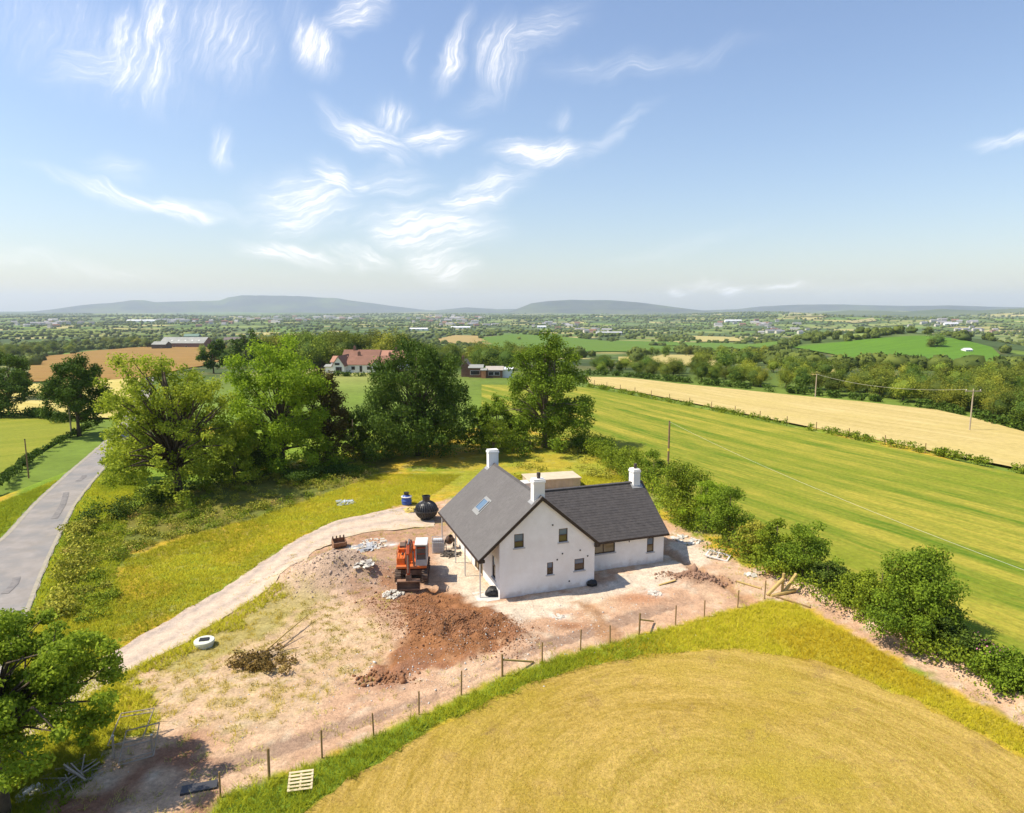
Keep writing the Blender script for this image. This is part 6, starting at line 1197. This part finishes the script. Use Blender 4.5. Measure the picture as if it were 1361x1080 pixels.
def belt(px_poly, n, hmin, hmax, seed, label, group, near=False, name='tree'):
    """trees whose feet fill a stretch of ground given by its outline"""
    rg = np.random.default_rng(seed); P = np.array(px_poly, float); lo, hi = P.min(0), P.max(0); k = 0; got = []
    while k < n:
        q = rg.uniform(lo, hi)
        if sdist(np.array([q[0]]), np.array([q[1]]), P)[0] < 0: continue
        p = at(*q)
        if any(np.hypot(*(p[:2]-g[:2])) < 3.2 for g in got): k += .1; continue
        got.append(p); st = rg.bit_generator.state; ty = rg.integers(3 if near else 6); fx_ = (q[0]-lo[0])/(hi[0]-lo[0]); fy_ = (q[1]-lo[1])/(hi[1]-lo[1])
        where = ('left end', 'left of middle', 'middle', 'right of middle', 'right end')[min(4, int(fx_*5))]; row = ('back row', 'between rows', 'front row')[min(2, int(fy_*3))]
        hh_ = rg.uniform(hmin, hmax); sz = ("low", "mid-sized", "tall")[min(2, int((hh_-hmin)/(hmax-hmin)*3))]; lb = f"{sz} {(TONEN if near else TONE)[ty]} {label} {row}, {where}"; plant_tree(p, hh_, near, rg, name, lb, group, ty); k += 1
belt([(1000, 512), (1100, 516), (1200, 522), (1300, 534), (1361, 545), (1420, 560), (1420, 600), (1361, 568), (1300, 552), (1245, 540), (1145, 528), (1100, 525)], 62, 4.5, 7.2, 401, 'tree of the stubble belt,', 'trees of the belt behind the pale stubble', True)
belt([(1140, 512), (1200, 512), (1300, 508), (1361, 508), (1430, 515), (1430, 560), (1361, 548), (1300, 536), (1200, 524)], 34, 5, 7.5, 402, 'tree of the right edge wood,', 'trees of the wood at the right edge', True)
belt([(770, 488), (860, 492), (960, 500), (1020, 505), (1020, 517), (900, 504), (830, 497), (775, 496)], 30, 4, 6.5, 403, 'tree behind the stubble hedge,', 'trees behind the far stubble hedge', True)
belt([(345, 482), (440, 483), (545, 485), (550, 491), (500, 489), (440, 489), (345, 490)], 34, 12.5, 16, 404, 'tree behind the bungalow,', 'trees behind the white bungalow', True)
belt([(548, 484), (600, 483), (660, 483), (695, 485), (695, 492), (640, 492), (560, 492)], 22, 7.5, 10.5, 405, 'tree behind the brick house,', 'trees behind the brick house', True)
belt([(-10, 472), (60, 464), (130, 458), (185, 452), (195, 458), (150, 463), (60, 472), (20, 482), (-10, 490)], 34, 11, 15, 406, 'tree beyond the brown field,', 'trees of the left wood', True)
belt([(165, 458), (205, 452), (212, 462), (180, 468)], 5, 11, 14, 407, 'tree beside the farm shed,', 'trees round the farm', True)
belt([(268, 462), (300, 462), (345, 462), (375, 470), (370, 484), (300, 486), (262, 476)], 12, 7, 11, 408, 'tree below the farmhouse,', 'trees round the farm', True)
belt([(215, 448), (290, 444), (350, 446), (350, 452), (280, 452), (215, 453)], 12, 10, 14, 409, 'tree beyond the farm,', 'trees beyond the farm', False)
belt([(1040, 484), (1120, 492), (1200, 500), (1260, 500), (1330, 495), (1361, 494), (1361, 504), (1200, 508), (1060, 504), (1000, 498)], 30, 4, 6, 410, 'tree below the green hill,', 'hedgerow trees below the green hill', False)
belt([(820, 468), (900, 470), (1000, 476), (1040, 482), (1000, 492), (950, 494), (860, 474)], 16, 6, 10, 411, 'tree among the tan fields,', 'hedgerow trees in the middle distance', False)
near_left = 300-count
for (a, b, h_, lb) in ((927, 449+8, 9, 'single tree in the green field, left of the tan strip'), (1245, 461, 12, 'lone round tree on the green hill'), (1237, 462, 8, 'small tree touching the lone round tree on the green hill'), (690, 452, 9, 'lone tree in the far green field')):
    plant_tree(at(a, b), h_, False, np.random.default_rng(a), 'lone_tree', lb, None)
# far woods and hedgerows: one mass nobody could count
def blobs(name, P, hs, mk_m, seed, lb, asp=1.1, leaves=0):
    rg = np.random.default_rng(seed); bm = bmesh.new(); bmesh.ops.create_icosphere(bm, subdivisions=2, radius=1); bv0 = np.array([q.co[:] for q in bm.verts]); bf = np.array([[q.index for q in f.verts] for f in bm.faces]); bm.free()
    allV, allF, allv = [], [], []; n0 = 0; idx = rg.integers(0, 5, len(P))
    for k in range(5):
        m_ = idx == k
        if not m_.any(): continue
        bv = bv0*(.62+.8*rg.random(len(bv0)))[:, None]; q = P[m_]; h = hs[m_]; a = rg.uniform(0, 6.28, len(q)); ca, sa_ = np.cos(a), np.sin(a)
        wd = h*asp*rg.uniform(.8, 1.5, len(q))*.5; X_ = (bv[None, :, 0]*ca[:, None]-bv[None, :, 1]*sa_[:, None])*wd[:, None]; Y_ = (bv[None, :, 0]*sa_[:, None]+bv[None, :, 1]*ca[:, None])*wd[:, None]; Z_ = bv[None, :, 2]*h[:, None]*.5+h[:, None]*.42
        V = np.stack([X_+q[:, None, 0], Y_+q[:, None, 1], Z_+q[:, None, 2]], -1).reshape(-1, 3); F = (bf[None]+(np.arange(len(q))*len(bv))[:, None, None]).reshape(-1, 3)+n0
        allV.append(V); allF.append(F); allv.append(np.repeat(rg.random(len(q)), len(bv))*.6+.4*rg.random(len(V))); n0 += len(V)
    FF_ = [np.concatenate(allF)]
    if leaves:
        n = len(P)*leaves; d = rg.normal(size=(n, 3)); d /= np.linalg.norm(d, axis=1)[:, None]; hh_ = np.repeat(hs, leaves); q = np.repeat(P, leaves, 0)+np.stack([0*hh_, 0*hh_, hh_*.47], 1)+d*hh_[:, None]*np.array([.62, .62, .5])*rg.uniform(.75, 1.1, (n, 1))*(.75+.5*fbm(d[:, 0]*1.6+np.repeat(np.arange(len(P))*3.1, leaves), d[:, 1]*1.6+d[:, 2], 2))[:, None]
        t = rg.normal(size=(n, 3)); t /= np.linalg.norm(t, axis=1)[:, None]; nr = d+rg.normal(size=(n, 3))*.5; b = np.cross(nr, t); b /= np.linalg.norm(b, axis=1)[:, None]; L_s = hh_[:, None]*.12*rg.uniform(.6, 1.3, (n, 1))
        V = np.stack([q-t*L_s, q+b*L_s*.7, q+t*L_s, q-b*L_s*.7], 1).reshape(-1, 3); FF_.append(np.arange(4*n).reshape(n, 4)+n0); allV.append(V); allv.append(np.repeat(.5*rg.random(n)+.5*np.repeat(rg.random(len(P)), leaves), 4))
    o = fast(name, np.concatenate(allV), FF_, mk_m, None, {'v': ('F', np.concatenate(allv))}); return tag(o, kind='stuff', label=lb)
LF['wood'] = leafmat('far_wood', (.022, .042, .014), (.070, .10, .028), .1, 0, gain=1.75)
rg = np.random.default_rng(909)
def keep_clear(x, y):
    ok = np.ones(len(x), bool)
    for P in CLEAR: ok &= sdist(x, y, P) < 4
    return ok
CLEAR = [poly_at(P) for P in ([(850, 470), (975, 470), (975, 497), (850, 495)], [(1045, 488), (1205, 490), (1205, 508), (1045, 506)], [(780, 470), (850, 470), (850, 484), (780, 484)], [(640, 466), (905, 466), (905, 474), (640, 474)], [(1055, 460), (1340, 460), (1350, 497), (1080, 482)])]+[poly_at(P) for _, P, _ in FF[:10]]+[poly_at([(36, 508), (40, 484), (60, 474), (120, 467), (170, 463), (265, 459), (305, 459), (315, 472), (250, 490), (190, 503), (120, 507)])]
for (r0, r1, n, lb, hh) in ((330, 1500, 60000, 'hedgerows and copses dividing the middle distance fields', (4, 7.5)), (1500, 4200, 90000, 'hedgerows and woods of the valley', (5, 9)), (4200, 9500, 60000, 'far woods fading into the haze', (9, 17))):
    a = rg.uniform(-.78, .78, n); r = r0+(r1-r0)*rg.random(n)**(1.2 if r0 < 1000 else 1.); x, y = r*np.sin(a), r*np.cos(a); i, ed = voro(x, y)
    wood = fbm(x/300+3, y/420, 3) > (.60 if r0 < 1000 else .56); k = (ed < (2.+r*.0014)) | (wood & (rg.random(n) < (.2 if r0 < 1000 else .16))); k &= rg.random(n) < (1. if r0 < 1000 else .75)
    x, y = x[k], y[k]; ok = keep_clear(x, y) if r0 < 4000 else np.ones(len(x), bool)
    if r0 < 1000: ok &= ~((x < 60) & (y < 420)) & (np.hypot(x-HILL[0], y-HILL[1]) > 0)
    x, y = x[ok], y[ok]; m_ = min(len(x), (5200 if r0 < 2000 else 6500) if r0 > 1000 else 2600); x, y = x[:m_], y[:m_]
    blobs('woodland', np.stack([x, y, H(x, y)], 1), rg.uniform(*hh, len(x)), LF['wood'], int(r0), lb, leaves=150 if r0 < 1000 else 0)
hl = [at(*q) for q in ((1060, 466), (1075, 464), (1090, 463), (1105, 461), (1150, 451), (1165, 450), (1180, 449), (1195, 448), (1145, 475), (1160, 474), (1175, 473), (1190, 472), (1210, 471), (1280, 462), (1300, 466), (1320, 468), (1345, 474))]
# town specks
rg = np.random.default_rng(66); TWL = ['far left of the valley', 'valley beyond the bright tree', 'valley left of the bungalow', 'valley above the beech', 'foot of the far flat hill', 'edge of the white warehouse', 'valley above the tan fields', 'trees left of the green hill', 'valley beyond the green hill', 'shoulder of the green hill', 'valley behind the farm', 'front of the low industrial row']
TW = [(60, 432, 60, 4, 26), (360, 426, 60, 4, 30), (450, 424, 40, 3, 20), (600, 424, 60, 5, 36), (740, 432, 40, 3, 14), (800, 440, 25, 2, 6), (1000, 432, 60, 4, 18), (1040, 440, 60, 5, 14), (1260, 430, 50, 5, 20), (1290, 440, 40, 3, 8), (250, 428, 50, 4, 16), (620, 432, 50, 2, 14)]
tw0 = None; walls = [mat('weathered_white_wall', (.5, .48, .45), rough=.9), mat('cream_wall', (.6, .55, .45), rough=.9), mat('brick_house_wall', (.36, .24, .19), rough=.9)]; roofs = [RTILE, mat('slate_far', (.16, .15, .15), rough=.8), mat('slate_far_light', (.3, .29, .29), rough=.8)]
protos = []
for i in range(5):
    e = empty('town_house', (0, 0, 0), label='small pale house of the distant town in the valley', cat='house', group='houses of the distant town'); L2 = (7, 9, 12, 8, 18)[i]
    m = MB(); m.prism([(-4, -1), (4, -1), (4, 5.5), (0, 9), (-4, 5.5)], 'x', -L2, L2); m.build('wall', walls[i % 3], e); m = MB(); m.prism([(-4.5, 5.2), (0, 9.1), (4.5, 5.2), (4.5, 5.7), (0, 9.6), (-4.5, 5.7)], 'x', -L2-.4, L2+.4); m.build('roof', roofs[(i+1) % 3], e); protos.append([e, False])
walls[0]['far'] = 1
for ti, (cx_, cy_, sx_, sy_, n) in enumerate(TW):
    for i in range(n):
        p = at(cx_+rg.normal(0, sx_*.5), max(cy_-6, cy_+rg.normal(0, sy_*.5))); pr_ = protos[rg.integers(5)]
        o = pr_[0] if not pr_[1] else copy_tree(pr_[0]); pr_[1] = True; o['label'] = f"{('white walled', 'cream walled', 'brown brick', 'small white', 'long cream')[protos.index(pr_)]} distant house in the {TWL[ti]}"; o.location = (p[0], p[1], p[2]+1); o.rotation_euler.z = rg.uniform(-.6, .6); k = min(2.0, max(1., np.hypot(p[0], p[1])/3000)); o.scale = (k, k, k)
